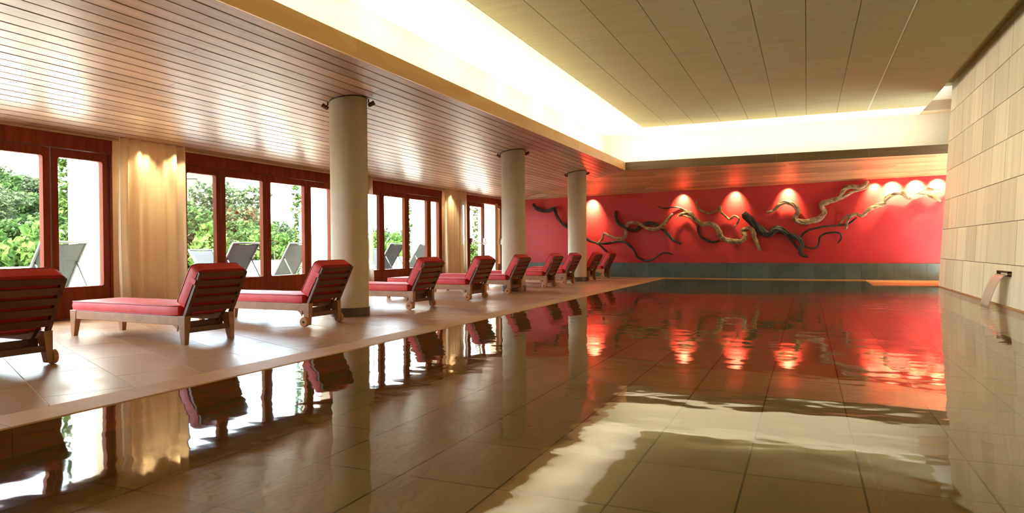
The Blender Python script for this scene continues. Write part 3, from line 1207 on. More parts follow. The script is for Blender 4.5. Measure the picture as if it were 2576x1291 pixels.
def make_lounger(wheels=True):
    t = empty('sun_lounger')
    HW = 0.28
    for s in (-1, 1):
        MB().box(-0.77, 0.78, s * HW, s * (HW - 0.028), 0.178, 0.262).build('side_rail', M['teak'], t, bevel=0.003)
        # foot leg, tapering
        ya, yb = (-HW - 0.004, -HW + 0.066) if s < 0 else (HW - 0.066, HW + 0.004)
        yfa, yfb = (-HW - 0.004, -HW + 0.040) if s < 0 else (HW - 0.040, HW + 0.004)
        taper_leg(MB(), -0.87, -0.765, -0.852, -0.805, ya, yb, yfa, yfb, 0.266).build('leg', M['teak'], t, bevel=0.003)
        l = taper_leg(MB(), 0.765, 0.87, 0.815, 0.868, ya, yb, yfa, yfb, 0.266, 0.018 if wheels else 0.0).build('leg', M['teak'], t, bevel=0.003)
        # quarter bracket under the rail
        MB().extr_y([(0.70, 0.178), (0.745, 0.150), (0.762, 0.118), (0.772, 0.178)], s * HW - 0.012 if s > 0 else -HW, s * HW if s > 0 else -HW + 0.012).build('bracket', M['teak'], t)
        if wheels:
            cx = 0.825
            wc = s * (HW + 0.024)
            wv = MB().tube([(cx, wc - 0.020, 0.058), (cx, wc - 0.016, 0.058), (cx, wc + 0.016, 0.058), (cx, wc + 0.020, 0.058)], [0.050, 0.057, 0.057, 0.050], 24).build('wheel', M['wheel'], l)
            MB().cyl((cx, wc + s * 0.020, 0.058), (0, 1, 0), 0.013, 0.012, 12).build('axle_bolt', M['dark_metal'], wv)
    MB().box(-0.865, -0.835, -HW + 0.06, HW - 0.06, 0.17, 0.255).build('end_rail', M['teak'], t)
    MB().box(0.832, 0.858, -HW + 0.05, HW - 0.05, 0.105, 0.155).build('stretcher', M['teak_shaded'], t, bevel=0.003)
    MB().box(0.715, 0.745, -HW + 0.03, HW - 0.03, 0.135, 0.20).build('cross_rail', M['teak_shaded'], t, bevel=0.003)
    for k in range(9):
        xx = -0.77 + k * 0.165
        MB().box(xx, xx + 0.07, -HW + 0.03, HW - 0.03, 0.232, 0.254).build('seat_slat', M['teak'], t)
    # reclined back
    B0 = Vector((0.868, 0, 0.262))
    u = Vector((0.45, 0, 0.893))
    nrm = Vector((-0.893, 0, 0.45))
    mt = Matrix(((u.x, 0, nrm.x, B0.x), (u.y, 1, nrm.y, B0.y), (u.z, 0, nrm.z, B0.z), (0, 0, 0, 1)))

    def bbox(u0, u1, y0, y1, n0, n1):
        b = MB().box(u0, u1, y0, y1, n0, n1)
        b.v = [tuple(mt @ Vector(p)) for p in b.v]
        return b
    for s in (-1, 1):
        bbox(-0.035, 0.452, s * (HW - 0.004), s * (HW - 0.040), 0.002, 0.034).build('back_rail', M['teak_shaded'], t, bevel=0.003)
        # stay strut between back and frame
        b = MB()
        p0 = mt @ Vector((0.10, s * 0.19, 0.01))
        b.tube([p0, (0.74, s * 0.19, 0.17)], 0.012, 6).build('back_stay', M['teak_shaded'], t)
    for u1 in (0.450, 0.372, 0.285, 0.195, 0.098):
        h = 0.050 if u1 > 0.44 else 0.060
        bbox(u1 - h, u1, -HW + 0.036, HW - 0.036, 0.004, 0.022).build('back_slat', M['teak_shaded'], t, bevel=0.002)
    ms = Matrix.Translation((-0.045, 0, 0.266 + 0.045))
    cushion(1.625, 0.555, 0.088, 0.045, 'seat_cushion', M['cushion'], t, ms, seed=1)
    mb = mt @ Matrix.Translation((0.262, 0, 0.036 + 0.058)) @ Matrix.Rotation(0.055, 4, 'Y')
    bc = cushion(0.425, 0.555, 0.108, 0.05, 'back_cushion', M['cushion'], t, mb, seed=5)
    for s in (-1, 1):
        bbox(0.325, 0.375, s * (HW - 0.001), s * (HW + 0.004), 0.012, 0.085).build('strap', M['cushion'], bc)
    return t


LG = 'red cushioned sun loungers in a row along the pool'
proto = make_lounger(True)
plain = make_lounger(False)
# x of the lounger middle, y of its middle, turn in degrees, label
spots = [
    (-6.235, 3.175, -1.0, 'red cushioned sun lounger cut off by the left edge, seen from behind'),
    (-6.125, 4.915, -3.0, 'red cushioned sun lounger on plain tapered legs without wheels, before the nearest curtain'),
    (-6.035, 6.475, -1.0, 'wheeled red sun lounger just left of the nearest column'),
    (-6.045, 8.755, -2.5, 'wheeled red sun lounger just right of the nearest column'),
    (-6.03, 10.56, -3.0, 'wheeled red sun lounger in front of the far cream curtain'),
    (-6.05, 12.25, -2.0, 'wheeled red sun lounger directly before the middle column'),
    (-6.06, 14.22, -1.0, 'wheeled red sun lounger between the middle and farthest columns, nearer one'),
    (-6.10, 15.70, -2.5, 'wheeled red sun lounger directly before the farthest column'),
    (-6.09, 17.52, -1.5, 'wheeled red sun lounger just right of the farthest column'),
    (-6.10, 18.97, -1.5, 'red sun lounger at the far end of the row, against the slate skirting'),
]
used = False
for i, (x, y, a, lab) in enumerate(spots):
    if i == 1:
        o = plain
    elif not used:
        o, used = proto, True
    else:
        o = copy_tree(proto)
    o.location = (x, y, 0)
    o.rotation_euler = (0, 0, math.radians(a))
    tag(o, lab, 'lounger', LG)


# ------------------------------------------------------------------ driftwood on the red wall
def smooth_path(P, sub=6):
    out = []
    n = len(P)
    for i in range(n - 1):
        p0, p1, p2, p3 = P[max(i - 1, 0)], P[i], P[i + 1], P[min(i + 2, n - 1)]
        for k in range(sub):
            t = k / sub
            out.append(0.5 * ((2 * p1) + (p2 - p0) * t + (2 * p0 - 5 * p1 + 4 * p2 - p3) * t * t + (3 * p1 - p0 - 3 * p2 + p3) * t ** 3))
    out.append(P[-1])
    return out


def wood(path, r0, r1, rm, seed, lobes=3, twist=7.0, depth=0.28, yoff=0.12):
    rr = random.Random(seed)
    P = []
    for k, (x, z) in enumerate(path):
        d = yoff + 0.05 * math.sin(k * 1.3 + seed)
        P.append(Vector((x, FAR_Y - d, z)))
    P = smooth_path(P, 9)
    n = len(P)
    rad = []
    ln = 0
    cum = []
    for i in range(n):
        if i:
            ln += (P[i] - P[i - 1]).length
        cum.append(ln)
    for i in range(n):
        t = i / (n - 1)
        r = r0 + (rm - r0) * min(1, t * 3) if t < 0.4 else rm + (r1 - rm) * (t - 0.4) / 0.6
        r *= 1 + 0.16 * noise.noise(Vector((cum[i] * 4, seed * 3.1, 0)))
        rad.append(r)

    nl = lobes + 2

    def fun(i, k, th):
        a = nl * 0.5 * (th + cum[i] * twist / 2.2 + 0.5 * math.sin(cum[i] * 5 + seed))
        b = (nl + 3) * 0.5 * (th + cum[i] * twist / 3.0) + seed
        f = 0.66 + 0.40 * abs(math.cos(a)) + 0.14 * abs(math.cos(b))
        f += 0.26 * noise.noise(Vector((math.cos(th) * 1.3, math.sin(th) * 1.3, cum[i] * 5 + seed)))
        e = min(i, k - 1 - i)
        if e < 4:                       # splintered ends
            q = 0.5 + 0.5 * math.cos(3 * th + seed * 1.7)
            f *= 1 - (0.55 - 0.13 * e) * q
        return f
    rad = [r * 0.78 for r in rad]
    return MB().tube(P, rad, 24, fun=fun)


def strands(parent, m, spec):
    """separate twisted strands wound round the core of a piece"""
    path, r0, r1, rm, seed, lobes, twist = spec[:7]
    yoff = spec[8] if len(spec) > 8 else 0.12
    rr = random.Random(seed + 100)
    P = []
    for k, (x, z) in enumerate(path):
        P.append(Vector((x, FAR_Y - yoff - 0.05 * math.sin(k * 1.3 + seed), z)))
    P = smooth_path(P, 7)
    n = len(P)
    ns = 7 if rm > 0.04 else 4
    cum = [0.0]
    for i in range(1, n):
        cum.append(cum[-1] + (P[i] - P[i - 1]).length)
    for q in range(ns):
        a0 = 2 * PI * q / ns + rr.uniform(-0.4, 0.4)
        tw = twist * rr.uniform(0.55, 0.85)
        i0, i1 = rr.randint(0, max(0, n // 12)), n - rr.randint(0, max(0, n // 12))
        pts, rad = [], []
        prev = None
        for i in range(i0, i1):
            t = (P[min(i + 1, n - 1)] - P[max(i - 1, 0)]).normalized()
            a = (t.cross(Vector((0, 1, 0)))).normalized()
            b = t.cross(a)
            u = i / (n - 1)
            R_ = r0 + (rm - r0) * min(1, u * 2.5) if u < 0.4 else rm + (r1 - rm) * (u - 0.4) / 0.6
            th = a0 + cum[i] * tw + 0.5 * noise.noise(Vector((cum[i] * 3, seed, q)))
            off = R_ * (0.80 + 0.25 * noise.noise(Vector((cum[i] * 4, q * 5.0, seed))))
            pts.append(P[i] + a * math.cos(th) * off + b * math.sin(th) * off)
            e = min(i - i0, i1 - 1 - i)
            rad.append(R_ * (0.30 + 0.12 * noise.noise(Vector((cum[i] * 6, q, seed)))) * (0.35 + 0.65 * min(1, e / 4)))
        if len(pts) > 3:
            MB().tube(pts, rad, 9).build('strand', M[m], parent, smooth=True)


def driftwood(label, m, main, forks=()):
    t = None
    o = wood(*main).build('driftwood', M[m], smooth=True)
    tag(o, label, 'driftwood', 'twisted driftwood pieces mounted on the red wall')
    strands(o, m, main)
    for f in forks:
        fk = wood(*f).build('fork', M[m], o, smooth=True)
        strands(fk, m, f)
    return o


A = [(-7.73, 2.23), (-7.62, 2.09), (-7.42, 2.01), (-7.22, 2.01), (-7.07, 2.07), (-7.0, 1.95), (-6.95, 1.81), (-6.85, 1.65), (-6.65, 1.49), (-6.36, 1.34), (-6.07, 1.18), (-5.94, 1.07), (-5.68, 0.97), (-5.46, 0.77), (-5.36, 0.7), (-5.26, 0.7)]
Bp = [(-5.73, 0.99), (-5.4, 1.0), (-5.13, 1.04), (-4.9, 1.03), (-4.73, 0.93), (-4.6, 0.8), (-4.52, 0.62), (-4.41, 0.53), (-4.21, 0.48), (-4.02, 0.53), (-3.88, 0.64), (-3.74, 0.72), (-3.51, 0.67)]
Cp = [(-5.67, 1.01), (-5.56, 1.13), (-5.51, 1.3), (-5.36, 1.23), (-5.13, 1.14), (-4.94, 1.14), (-4.86, 1.22), (-4.84, 1.45), (-4.76, 1.56), (-4.63, 1.59), (-4.44, 1.55), (-4.24, 1.43), (-3.99, 1.4), (-3.77, 1.49), (-3.64, 1.63), (-3.49, 1.82)]
Dp = [(-5.16, 1.95), (-5.16, 1.78), (-5.06, 1.58), (-4.89, 1.47), (-4.73, 1.38), (-4.58, 1.35), (-4.44, 1.47), (-4.24, 1.55), (-4.08, 1.56), (-3.92, 1.5), (-3.77, 1.37), (-3.61, 1.21), (-3.45, 1.05), (-3.26, 0.96)]
Ep = [(-3.94, 2.06), (-3.8, 1.99), (-3.64, 1.98), (-3.48, 2.01), (-3.33, 1.99), (-3.14, 1.9), (-2.96, 1.82), (-2.87, 1.69), (-2.81, 1.54), (-2.81, 1.38), (-2.75, 1.19), (-2.6, 1.08), (-2.39, 1.0), (-2.22, 1.05)]
Fp = [(-3.32, 1.77), (-3.11, 1.82), (-2.96, 1.74), (-2.81, 1.6), (-2.66, 1.5), (-2.51, 1.52), (-2.33, 1.44), (-2.22, 1.31), (-2.18, 1.16), (-2.0, 1.05), (-1.83, 1.02), (-1.65, 1.02), (-1.54, 1.15), (-1.6, 1.3), (-1.51, 1.35), (-1.38, 1.35), (-1.31, 1.18), (-1.23, 0.93), (-1.15, 0.77)]
Gp = [(-2.84, 2.17), (-2.82, 2.0), (-2.69, 1.88), (-2.48, 1.81), (-2.3, 1.88), (-2.19, 1.97), (-2.18, 1.83), (-2.06, 1.72), (-1.96, 1.63), (-1.83, 1.71), (-1.71, 1.64), (-1.74, 1.52), (-1.83, 1.41)]
Hp = [(-1.59, 1.79), (-1.46, 1.65), (-1.3, 1.48), (-1.14, 1.31), (-0.94, 1.2), (-0.8, 1.32), (-0.65, 1.33), (-0.46, 1.2), (-0.25, 1.1), (-0.13, 0.93), (-0.16, 0.7), (0.02, 0.59)]
H2 = [(-0.48, 1.18), (-0.34, 0.97), (-0.2, 0.8), (-0.13, 0.74)]
Ip = [(1.17, 1.6), (0.99, 1.45), (0.78, 1.41), (0.55, 1.4), (0.29, 1.36), (0.05, 1.3), (-0.1, 1.19), (-0.14, 1.03), (-0.04, 0.87), (0.17, 0.82), (0.29, 0.93), (0.32, 1.12), (0.44, 1.2), (0.61, 1.23), (0.78, 1.2), (0.82, 1.1), (0.74, 0.95)]
Jp = [(-1.0, 1.8), (-0.83, 1.83), (-0.68, 1.98), (-0.52, 2.05), (-0.34, 1.98), (-0.22, 1.82), (-0.29, 1.62), (-0.16, 1.52), (0.08, 1.53), (0.29, 1.59), (0.41, 1.73), (0.35, 1.95), (0.52, 2.04), (0.73, 2.09), (0.83, 2.22), (0.9, 2.35), (1.04, 2.41), (1.24, 2.37), (1.35, 2.42), (1.42, 2.53)]
J2 = [(0.7, 2.05), (0.93, 2.17), (1.13, 2.28), (1.35, 2.34), (1.48, 2.43)]
Kp = [(0.96, 1.54), (1.13, 1.69), (1.3, 1.65), (1.44, 1.79), (1.63, 1.88), (1.8, 1.95), (1.88, 2.1), (2.05, 2.19), (2.21, 2.16), (2.34, 2.06), (2.5, 2.16), (2.66, 2.26), (2.87, 2.25), (3.0, 2.28), (3.12, 2.31)]
K2 = [(2.34, 2.06), (2.61, 2.12), (2.8, 2.09), (2.9, 2.03), (3.01, 1.95)]
K3 = [(0.78, 1.44), (0.88, 1.59), (1.01, 1.67), (1.13, 1.69)]
K4 = [(0.92, 1.30), (0.95, 1.48), (1.03, 1.63), (1.16, 1.67)]
driftwood('dark driftwood branch descending behind the farthest column, leftmost on the red wall', 'wood_dark', (A, 0.06, 0.028, 0.042, 1, 3, 5))
driftwood('dark driftwood root sweeping low in a long S curve above the slate', 'wood_dark', (Bp, 0.04, 0.022, 0.036, 2, 3, 8))
driftwood('pale twisted driftwood crossing a dark branch, left half of the red wall', 'wood_tan', (Cp, 0.028, 0.05, 0.045, 3, 3, 10, 0.3, 0.16))
driftwood('dark driftwood branch crossed by a pale one, left half of the red wall', 'wood_dark', (Dp, 0.05, 0.040, 0.048, 4, 3, 6, 0.28, 0.10))
driftwood('thin dark vine stem hooking down behind the thick pale rope of driftwood', 'wood_dark', (Ep, 0.014, 0.034, 0.026, 5, 2, 14, 0.3, 0.09))
driftwood('thick pale driftwood twisted like rope, middle of the red wall', 'wood_tan', (Fp, 0.045, 0.055, 0.072, 6, 3, 12, 0.33, 0.19),
          (([(-3.36, 1.74), (-3.15, 1.76), (-2.98, 1.68), (-2.84, 1.57)], 0.02, 0.03, 0.03, 16, 3, 10, 0.3, 0.14),))
driftwood('small pale driftwood zigzag below the middle wall light', 'wood_tan', (Gp, 0.034, 0.026, 0.034, 7, 3, 9))
driftwood('thickest charred black driftwood trunk, centre of the red wall', 'wood_dark', (Hp, 0.10, 0.05, 0.088, 8, 3, 4, 0.2, 0.16),
          ((H2, 0.03, 0.03, 0.034, 18, 3, 6, 0.2, 0.12),))
driftwood('thin dark driftwood vine looping back on itself right of the black trunk', 'wood_dark', (Ip, 0.024, 0.022, 0.028, 9, 2, 12))
driftwood('pale wavy driftwood climbing to a splintered tip at the ceiling', 'wood_tan', (Jp, 0.04, 0.055, 0.07, 10, 3, 9, 0.32, 0.13),
          ((J2, 0.04, 0.02, 0.036, 20, 3, 8, 0.3, 0.13), ([(1.22, 2.38), (1.34, 2.40), (1.44, 2.48)], 0.035, 0.010, 0.03, 21, 3, 8, 0.3, 0.13), ([(1.30, 2.40), (1.40, 2.44), (1.49, 2.46)], 0.03, 0.008, 0.024, 24, 3, 8, 0.3, 0.14)))
driftwood('pale forked driftwood under the cluster of lights, rightmost on the red wall', 'wood_tan', (Kp, 0.03, 0.02, 0.062, 11, 3, 10, 0.32, 0.18),
          ((K2, 0.045, 0.03, 0.04, 22, 3, 8, 0.3, 0.18), (K3, 0.018, 0.03, 0.025, 23, 2, 9, 0.3, 0.15), (K4, 0.03, 0.03, 0.032, 24, 3, 9, 0.3, 0.2)))

# ------------------------------------------------------------------ water spout
SZ, SY = 0.46, 11.95
sp = empty('water_spout', (stone_x(SZ), SY, SZ))
tag(sp, 'dark slot spout in the sandstone wall pouring water into the pool', 'spout')
MB().box(-0.05, 0.12, -0.305, 0.305, 0.020, 0.038).build('spout_lip_top', M['bronze'], sp)
MB().box(-0.06, 0.12, -0.305, 0.305, -0.030, -0.018).build('spout_lip', M['bronze'], sp)
MB().box(-0.05, 0.12, 0.29, 0.305, -0.03, 0.038).build('spout_cheek', M['bronze'], sp)
MB().box(-0.05, 0.12, -0.305, -0.29, -0.03, 0.038).build('spout_cheek', M['bronze'], sp)
b = MB()
nu, nv = 18, 26
for i in range(nu + 1):
    t = i / nu
    xx = stone_x(SZ) - 0.05 - 0.20 * t
    zz = SZ - 0.008 - 0.475 * t * t
    for j in range(nv + 1):
        s = j / nv - 0.5
        b.v.append((xx + 0.012 * noise.noise(Vector((s * 14, t * 1.2, 3))) * t, SY + 0.10 * t + s * (0.56 - 0.09 * t), zz + 0.006 * noise.noise(Vector((s * 20, t * 2, 0)))))
for i in range(nu):
    for j in range(nv):
        a = i * (nv + 1) + j
        b.f.append((a, a + 1, a + nv + 2, a + nv + 1))
o = b.build('falling_water', M['stream'], smooth=True)
md = o.modifiers.new('thickness', 'SOLIDIFY')
md.thickness = 0.012
tag(o, 'curved sheet of water falling from the spout into the pool', 'water')

# ------------------------------------------------------------------ terrace outside
ter = struct('terrace')
MB().box(-14.0, -8.7, -4.0, 26.0, -0.25, -0.02).build('terrace_slab', M['terrace'], ter)
FINS = ((6.95, -10.42, 'nearest'), (11.95, -10.25, 'second'), (16.62, -10.3, 'third'), (19.95, -9.8, 'farthest'))
for y, xe, nm in FINS:
    o = MB().box(xe, -9.0, y, y + 0.28, -0.05, 3.3).build('fin_wall', M['white_wall'])
    tag(o, '%s white fin wall standing out from the windows onto the terrace' % nm, 'wall', 'white fin walls on the terrace')
for y0, y1, lab in ((6.9, 8.25, 'low white planter wall showing left of the nearest mullion'), (12.4, 14.6, 'low white planter wall behind the second fin'), (17.6, 21.0, 'low white planter wall at the far end of the terrace')):
    o = MB().box(-12.9, -12.6, y0, y1, -0.05, 0.60).build('planter_wall', M['white_wall'], bevel=0.01)
    tag(o, lab, 'planter', 'low white planter walls')


def leaf_cloud(centers, n, size, seed, flat=0.0):
    """n folded leaves scattered in ellipsoids (cx, cy, cz, rx, ry, rz)"""
    r = random.Random(seed)
    b = MB()
    tot = sum(c[3] * c[4] + c[4] * c[5] for c in centers)
    for c in centers:
        k = int(n * (c[3] * c[4] + c[4] * c[5]) / tot)
        for _ in range(k):
            while True:
                p = Vector((r.uniform(-1, 1), r.uniform(-1, 1), r.uniform(-1, 1)))
                if 0.05 < p.length <= 1:
                    break
            rad = r.uniform(0.62, 1.0)
            p = p.normalized() * rad
            q = Vector((c[0] + p.x * c[3], c[1] + p.y * c[4], c[2] + p.z * c[5]))
            s = size * r.uniform(0.6, 1.35)
            e = Euler((r.uniform(-0.9, 0.9), r.uniform(-0.9, 0.9), r.uniform(0, 6.28))).to_matrix()
            m = len(b.v)
            for a in ((0, -0.5, 0), (0.36, 0.0, 0.08), (0, 0.6, -0.05), (-0.36, 0.0, 0.08)):
                b.v.append(tuple(q + e @ Vector(a) * s))
            b.f.append((m, m + 1, m + 2, m + 3))
    return b


# ivy on the ends of the fins
for k, (y, xe, nm) in enumerate(FINS):
    r = random.Random(40 + k)
    cs = []
    for q in range(15):
        z = 0.35 + q * 0.2
        cs.append((xe - 0.09 + r.uniform(-0.05, 0.06), y + 0.08 + r.uniform(-0.06, 0.1), z, 0.10 + r.uniform(0, 0.06), 0.19, 0.16))
    if k == 0:
        cs = [(c[0] - 0.02, c[1], c[2], c[3] * 0.75, c[4] * 0.9, c[5]) for c in cs]
    t = empty('ivy', (xe, y, 0))
    tag(t, 'green ivy climbing the end of the %s white fin wall' % nm, 'ivy', 'ivy on the fin walls')
    f = leaf_cloud([(c[0] - xe, c[1] - y, c[2], c[3], c[4], c[5]) for c in cs], 1100, 0.095, 60 + k).build('foliage', M['leaf_ivy'], t, kind='stuff')
    MB().tube([(-0.02 + 0.03 * math.sin(q), 0.10 + 0.04 * math.cos(q * 1.7), 0.2 * q) for q in range(16)], 0.012, 6).build('stem', M['bark'], t)

# outdoor sling loungers


def make_sling():
    t = empty('terrace_lounger')
    w = 0.32
    bx, bz, tx, tz = -0.42, 0.36, 0.0, 1.0
    # raised back: from seat hinge up towards the building
    for s in (-1, 1):
        MB().tube([(-1.75, s * w, 0.33), (bx, s * w, 0.33)], 0.016, 8).build('side_tube', M['alu'], t, smooth=True)
        MB().tube([(bx, s * w, bz), (tx, s * w, tz)], 0.016, 8).build('back_tube', M['alu'], t, smooth=True)
        MB().tube([(-1.55, s * w, 0.33), (-1.62, s * w, -0.02)], 0.016, 8).build('leg', M['alu'], t, smooth=True)
        MB().tube([(bx + 0.05, s * w, 0.33), (bx + 0.14, s * w, -0.02)], 0.016, 8).build('leg', M['alu'], t, smooth=True)
        MB().tube([(-0.18, s * (w - 0.03), 0.72), (0.08, s * (w - 0.03), 0.30)], 0.011, 8).build('back_prop', M['alu'], t, smooth=True)
    MB().tube([(tx, -w, tz), (tx, w, tz)], 0.018, 8).build('top_bar', M['alu'], t, smooth=True)
    b = MB()
    n = 14
    for i in range(n + 1):
        u = i / n
        x, z = bx + (tx - bx) * u, bz + (tz - bz) * u
        for j in range(9):
            v = j / 8 * 2 - 1
            sag = 0.045 * (1 - v * v) * math.sin(PI * min(1, max(0.0, u)) * 0.9 + 0.15)
            b.v.append((x - sag * 0.84, v * w, z - sag * 0.54 - (0.035 * (1 - v * v) if i == n else 0)))
    for i in range(n):
        for j in range(8):
            a = i * 9 + j
            b.f.append((a, a + 1, a + 10, a + 9))
    o = b.build('back_sling', M['sling'], t, smooth=True)
    o.modifiers.new('thickness', 'SOLIDIFY').thickness = 0.006
    b = MB()
    for i in range(9):
        for j in range(5):
            v = j / 4 * 2 - 1
            b.v.append((-1.75 + (bx + 1.75) * i / 8, v * w, 0.335 - 0.03 * (1 - v * v)))
    for i in range(8):
        for j in range(4):
            a = i * 5 + j
            b.f.append((a, a + 1, a + 6, a + 5))
    o = b.build('seat_sling', M['sling'], t, smooth=True)
    o.modifiers.new('thickness', 'SOLIDIFY').thickness = 0.006
    return t


sling = make_sling()
SG = 'grey sling loungers on the terrace'
sl_spots = [(-9.5, 4.62, 0, 'grey sling lounger outside, just showing at the left edge'),
            (-9.5, 6.28, 0, 'grey sling lounger outside, before the nearest white fin'),
            (-9.5, 7.93, 0, 'grey sling lounger outside, directly right of the nearest curtain'),
            (-9.5, 9.65, 0, 'grey sling lounger outside, behind the second red lounger back'),
            (-9.5, 11.12, 0, 'grey sling lounger outside, before the second white fin'),
            (-9.5, 13.22, 0, 'grey sling lounger outside, tip showing right of the nearest column'),
            (-9.5, 14.72, 0, 'grey sling lounger outside, in the middle of the third window'),
            (-9.5, 16.12, 0, 'grey sling lounger outside, before the third white fin'),
            (-12.2, 11.05, 180, 'lower pale sling lounger farther out, facing the building'),
            (-12.2, 17.4, 180, 'pale sling lounger far out beyond the third window')]
for i, (x, y, a, lab) in enumerate(sl_spots):
    o = sling if i == 0 else copy_tree(sling)
    o.location = (x, y, 0)
    o.rotation_euler = (0, 0, math.radians(a))
    if a:
        o.scale = (1, 1, 0.88)
    tag(o, lab, 'lounger', SG)

# ------------------------------------------------------------------ hillside
AZ = [(62, .142), (59, .135), (57.5, .125), (55, .118), (50, .098), (48, .082), (46.7, .078), (45, .074), (43.7, .062), (42, .055), (40, .046), (35, .024), (33, .026), (31, .02), (27, .008), (24, .004)]


def elev(az):
    if az >= AZ[0][0]:
        return AZ[0][1]
    for (a, ea), (b, eb) in zip(AZ, AZ[1:]):
        if a >= az >= b:
            return eb + (ea - eb) * (az - b) / (a - b)
    return AZ[-1][1]


def hill_z(x, y):
    d = math.hypot(x, y)
    az = math.degrees(math.atan2(-x, y))
    e = elev(az)
    t = (d - 17) / 17.0
    t = min(max(t, 0), 1.6)
    top = CAMZ + e * 34 - 2.0
    return -0.1 + (top + 0.1) * (min(t, 1) ** 0.8) + (e * 14 * (t - 1) if t > 1 else 0) + 0.25 * noise.noise(Vector((x * .3, y * .3, 0))) * min(1, max(t, 0) * 3)


hl = MB()
nx_, ny_ = 70, 90
for i in range(nx_ + 1):
    x = -13.6 - 36 * (i / nx_) ** 1.25
    for j in range(ny_ + 1):
        y = 0.0 + 66 * j / ny_
        hl.v.append((x, y, hill_z(x, y)))
for i in range(nx_):
    for j in range(ny_):
        a = i * (ny_ + 1) + j
        hl.f.append((a, a + ny_ + 1, a + ny_ + 2, a + 1))
hl.build('hillside', M['hill'], smooth=True, kind='structure')
MB().box(-60, -8.7, -30, 90, -1.2, -0.6).build('ground', M['hill'], kind='structure')

# foliage kinds
protos = {}


def bush_proto(kind, seed):
    r = random.Random(seed)
    cs = []
    if kind == 'bush':
        for _ in range(11):
            cs.append((r.uniform(-0.6, 0.6), r.uniform(-0.6, 0.6), r.uniform(0.25, 0.8), r.uniform(0.25, 0.45), r.uniform(0.25, 0.45), r.uniform(0.2, 0.36)))
        b, m = leaf_cloud(cs, 2600, 0.105, seed), 'leaf_bush'
    elif kind == 'olive':
        for _ in range(10):
            cs.append((r.uniform(-0.55, 0.55), r.uniform(-0.55, 0.55), r.uniform(0.35, 0.85), r.uniform(0.2, 0.4), r.uniform(0.2, 0.4), r.uniform(0.14, 0.3)))
        b, m = leaf_cloud(cs, 2400, 0.085, seed), 'leaf_olive'
    else:
        for _ in range(12):
            cs.append((r.uniform(-0.7, 0.7), r.uniform(-0.7, 0.7), r.uniform(0.15, 0.8), r.uniform(0.2, 0.36), r.uniform(0.2, 0.36), r.uniform(0.18, 0.3)))
        b, m = leaf_cloud(cs, 1500, 0.17, seed), 'leaf_vine'
    me_o = b.build('foliage', M[m])
    st = MB()
    for k in range(5):
        a = k * 1.257 + seed
        st.tube([(0, 0, -0.05), (0.1 * math.cos(a), 0.1 * math.sin(a), 0.25), (0.35 * math.cos(a), 0.35 * math.sin(a), 0.6)], [0.035, 0.028, 0.012], 6)
    st_o = st.build('trunk', M['bark'])
    return me_o, st_o


for kd in ('bush', 'olive', 'vine'):
    for q in range(2):
        protos[kd, q] = bush_proto(kd, 70 + q * 7 + len(kd))


def plant(name, kind, q, x, y, z, s, sz, label, group, rz=0.0):
    f, st = protos[kind, q]
    t = empty(name, (x, y, z), rz)
    t.scale = (s, s, sz)
    tag(t, label, 'tree' if name == 'tree' else 'shrub', group)
    a = f.copy()
    C.objects.link(a)
    a.parent = t
    a['kind'] = 'stuff'
    a = st.copy()
    C.objects.link(a)
    a.parent = t


def pol(az, d):
    return -d * math.sin(math.radians(az)), d * math.cos(math.radians(az))


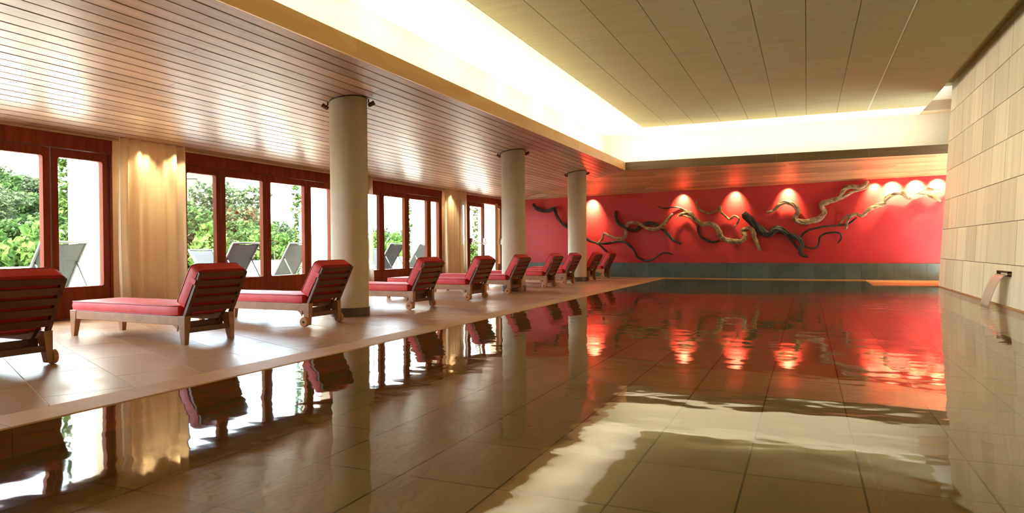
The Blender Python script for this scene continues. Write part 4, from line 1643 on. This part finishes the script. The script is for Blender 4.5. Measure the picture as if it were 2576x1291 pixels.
r = random.Random(21)
PANES = ((60.4, 'through the nearest window at the left edge'), (57.9, 'through the nearest window beside its mullion'),
         (49.3, 'through the second window beside the curtain'), (47.2, 'through the first pane of the second window'),
         (45.0, 'through the second pane of the second window'), (42.4, 'through the third pane of the second window'),
         (34.9, 'through the third window beside the column'), (32.9, 'through the third window beside the ivy'),
         (27.2, 'through the far window left of the glass doors'))
for k, (az, where) in enumerate(PANES):
    x = -14.75 - 0.15 * (k % 3)
    y = -x / math.tan(math.radians(az))
    plant('grapevine', 'vine', k % 2, x, y, -0.05, 0.92 if k > 1 else 1.0, r.uniform(1.45, 1.75),
          'leafy grapevine at the terrace edge, seen ' + where, 'grapevines along the terrace edge', r.uniform(0, 6))
for k, (az, where) in enumerate(PANES):
    for q, (d, dn) in enumerate(((20.5, 'lowest'), (25.5, 'middle'), (31.0, 'highest'))):
        d += r.uniform(-0.8, 0.8) + max(0, 16.2 / math.sin(math.radians(az)) - 20)
        x, y = pol(az + r.uniform(-0.5, 0.5), d)
        if k < 2 and q == 2:
            continue
        s_ = r.uniform(1.1, 1.3) + 0.10 * q
        kd = 'bush' if (k + q) % 3 else 'olive'
        plant('shrub', kd, (k + q) % 2, x, y, hill_z(x, y) - 0.15, s_, s_ * r.uniform(0.95, 1.15),
              dn + ' green shrub on the slope, seen ' + where, 'shrubs on the hillside', r.uniform(0, 6))
# trees on the skyline
for az, d, s, sz, kd, lab in ((45.6, 30, 2.0, 2.6, 'olive', 'tall loose tree on the skyline behind the second pane of window two'),
                              (46.6, 31, 1.6, 1.7, 'olive', 'rounded olive tree right of the house on the hill'),
                              (60.3, 33, 1.2, 1.1, 'olive', 'windblown tree on the hilltop at the left edge'),
                              (58.4, 34, 1.3, 0.9, 'olive', 'low windblown tree on the hilltop beside the nearest mullion'),
                              (43.4, 36, 1.0, 1.5, 'olive', 'small tree on the skyline left of the second fin'),
                              (34.6, 38, 2.0, 2.1, 'bush', 'green tree at the left of the third window'),
                              (33.5, 40, 1.8, 2.4, 'olive', 'tallest tree in the third window, before the ivy'),
                              (32.4, 42, 1.4, 1.5, 'olive', 'small tree beside the ivy in the third window'),
                              (27.4, 40, 1.5, 1.1, 'bush', 'low green tree seen left of the far glass door')):
    x, y = pol(az, d)
    plant('tree', kd, 0, x, y, hill_z(x, y) - 0.2, s, sz, lab, None, az)
for (kd, q), (f, st) in protos.items():
    bpy.data.objects.remove(f)
    bpy.data.objects.remove(st)

# little house on the hill
hx, hy = pol(47.75, 46)
hz = 4.25
hs = empty('hill_house', (hx, hy, hz), math.radians(42))
tag(hs, 'small ochre and rose panelled house on top of the hill', 'house')
MB().box(-1.3, 1.3, -0.9, 0.9, -2.6, 2.0).build('wall', M['house2'], hs)
for a, b, z0, z1, m in ((-1.0, -0.1, 0.9, 1.7, 'house1'), (-0.1, 0.9, 1.6, 2.0, 'house1'), (-0.1, 1.3, 0.1, 1.55, 'house2'), (-1.3, -1.0, 0.2, 1.7, 'house3')):
    MB().box(a, b, -0.93, -0.9, z0, z1).build('wall_panel', M[m], hs)
MB().box(-1.45, 1.4, -1.0, 1.0, 2.0, 2.1).build('roof', M['house1'], hs)
MB().box(-1.33, -1.3, -0.5, 0.5, 0.5, 1.7).build('window', M['dark_metal'], hs)
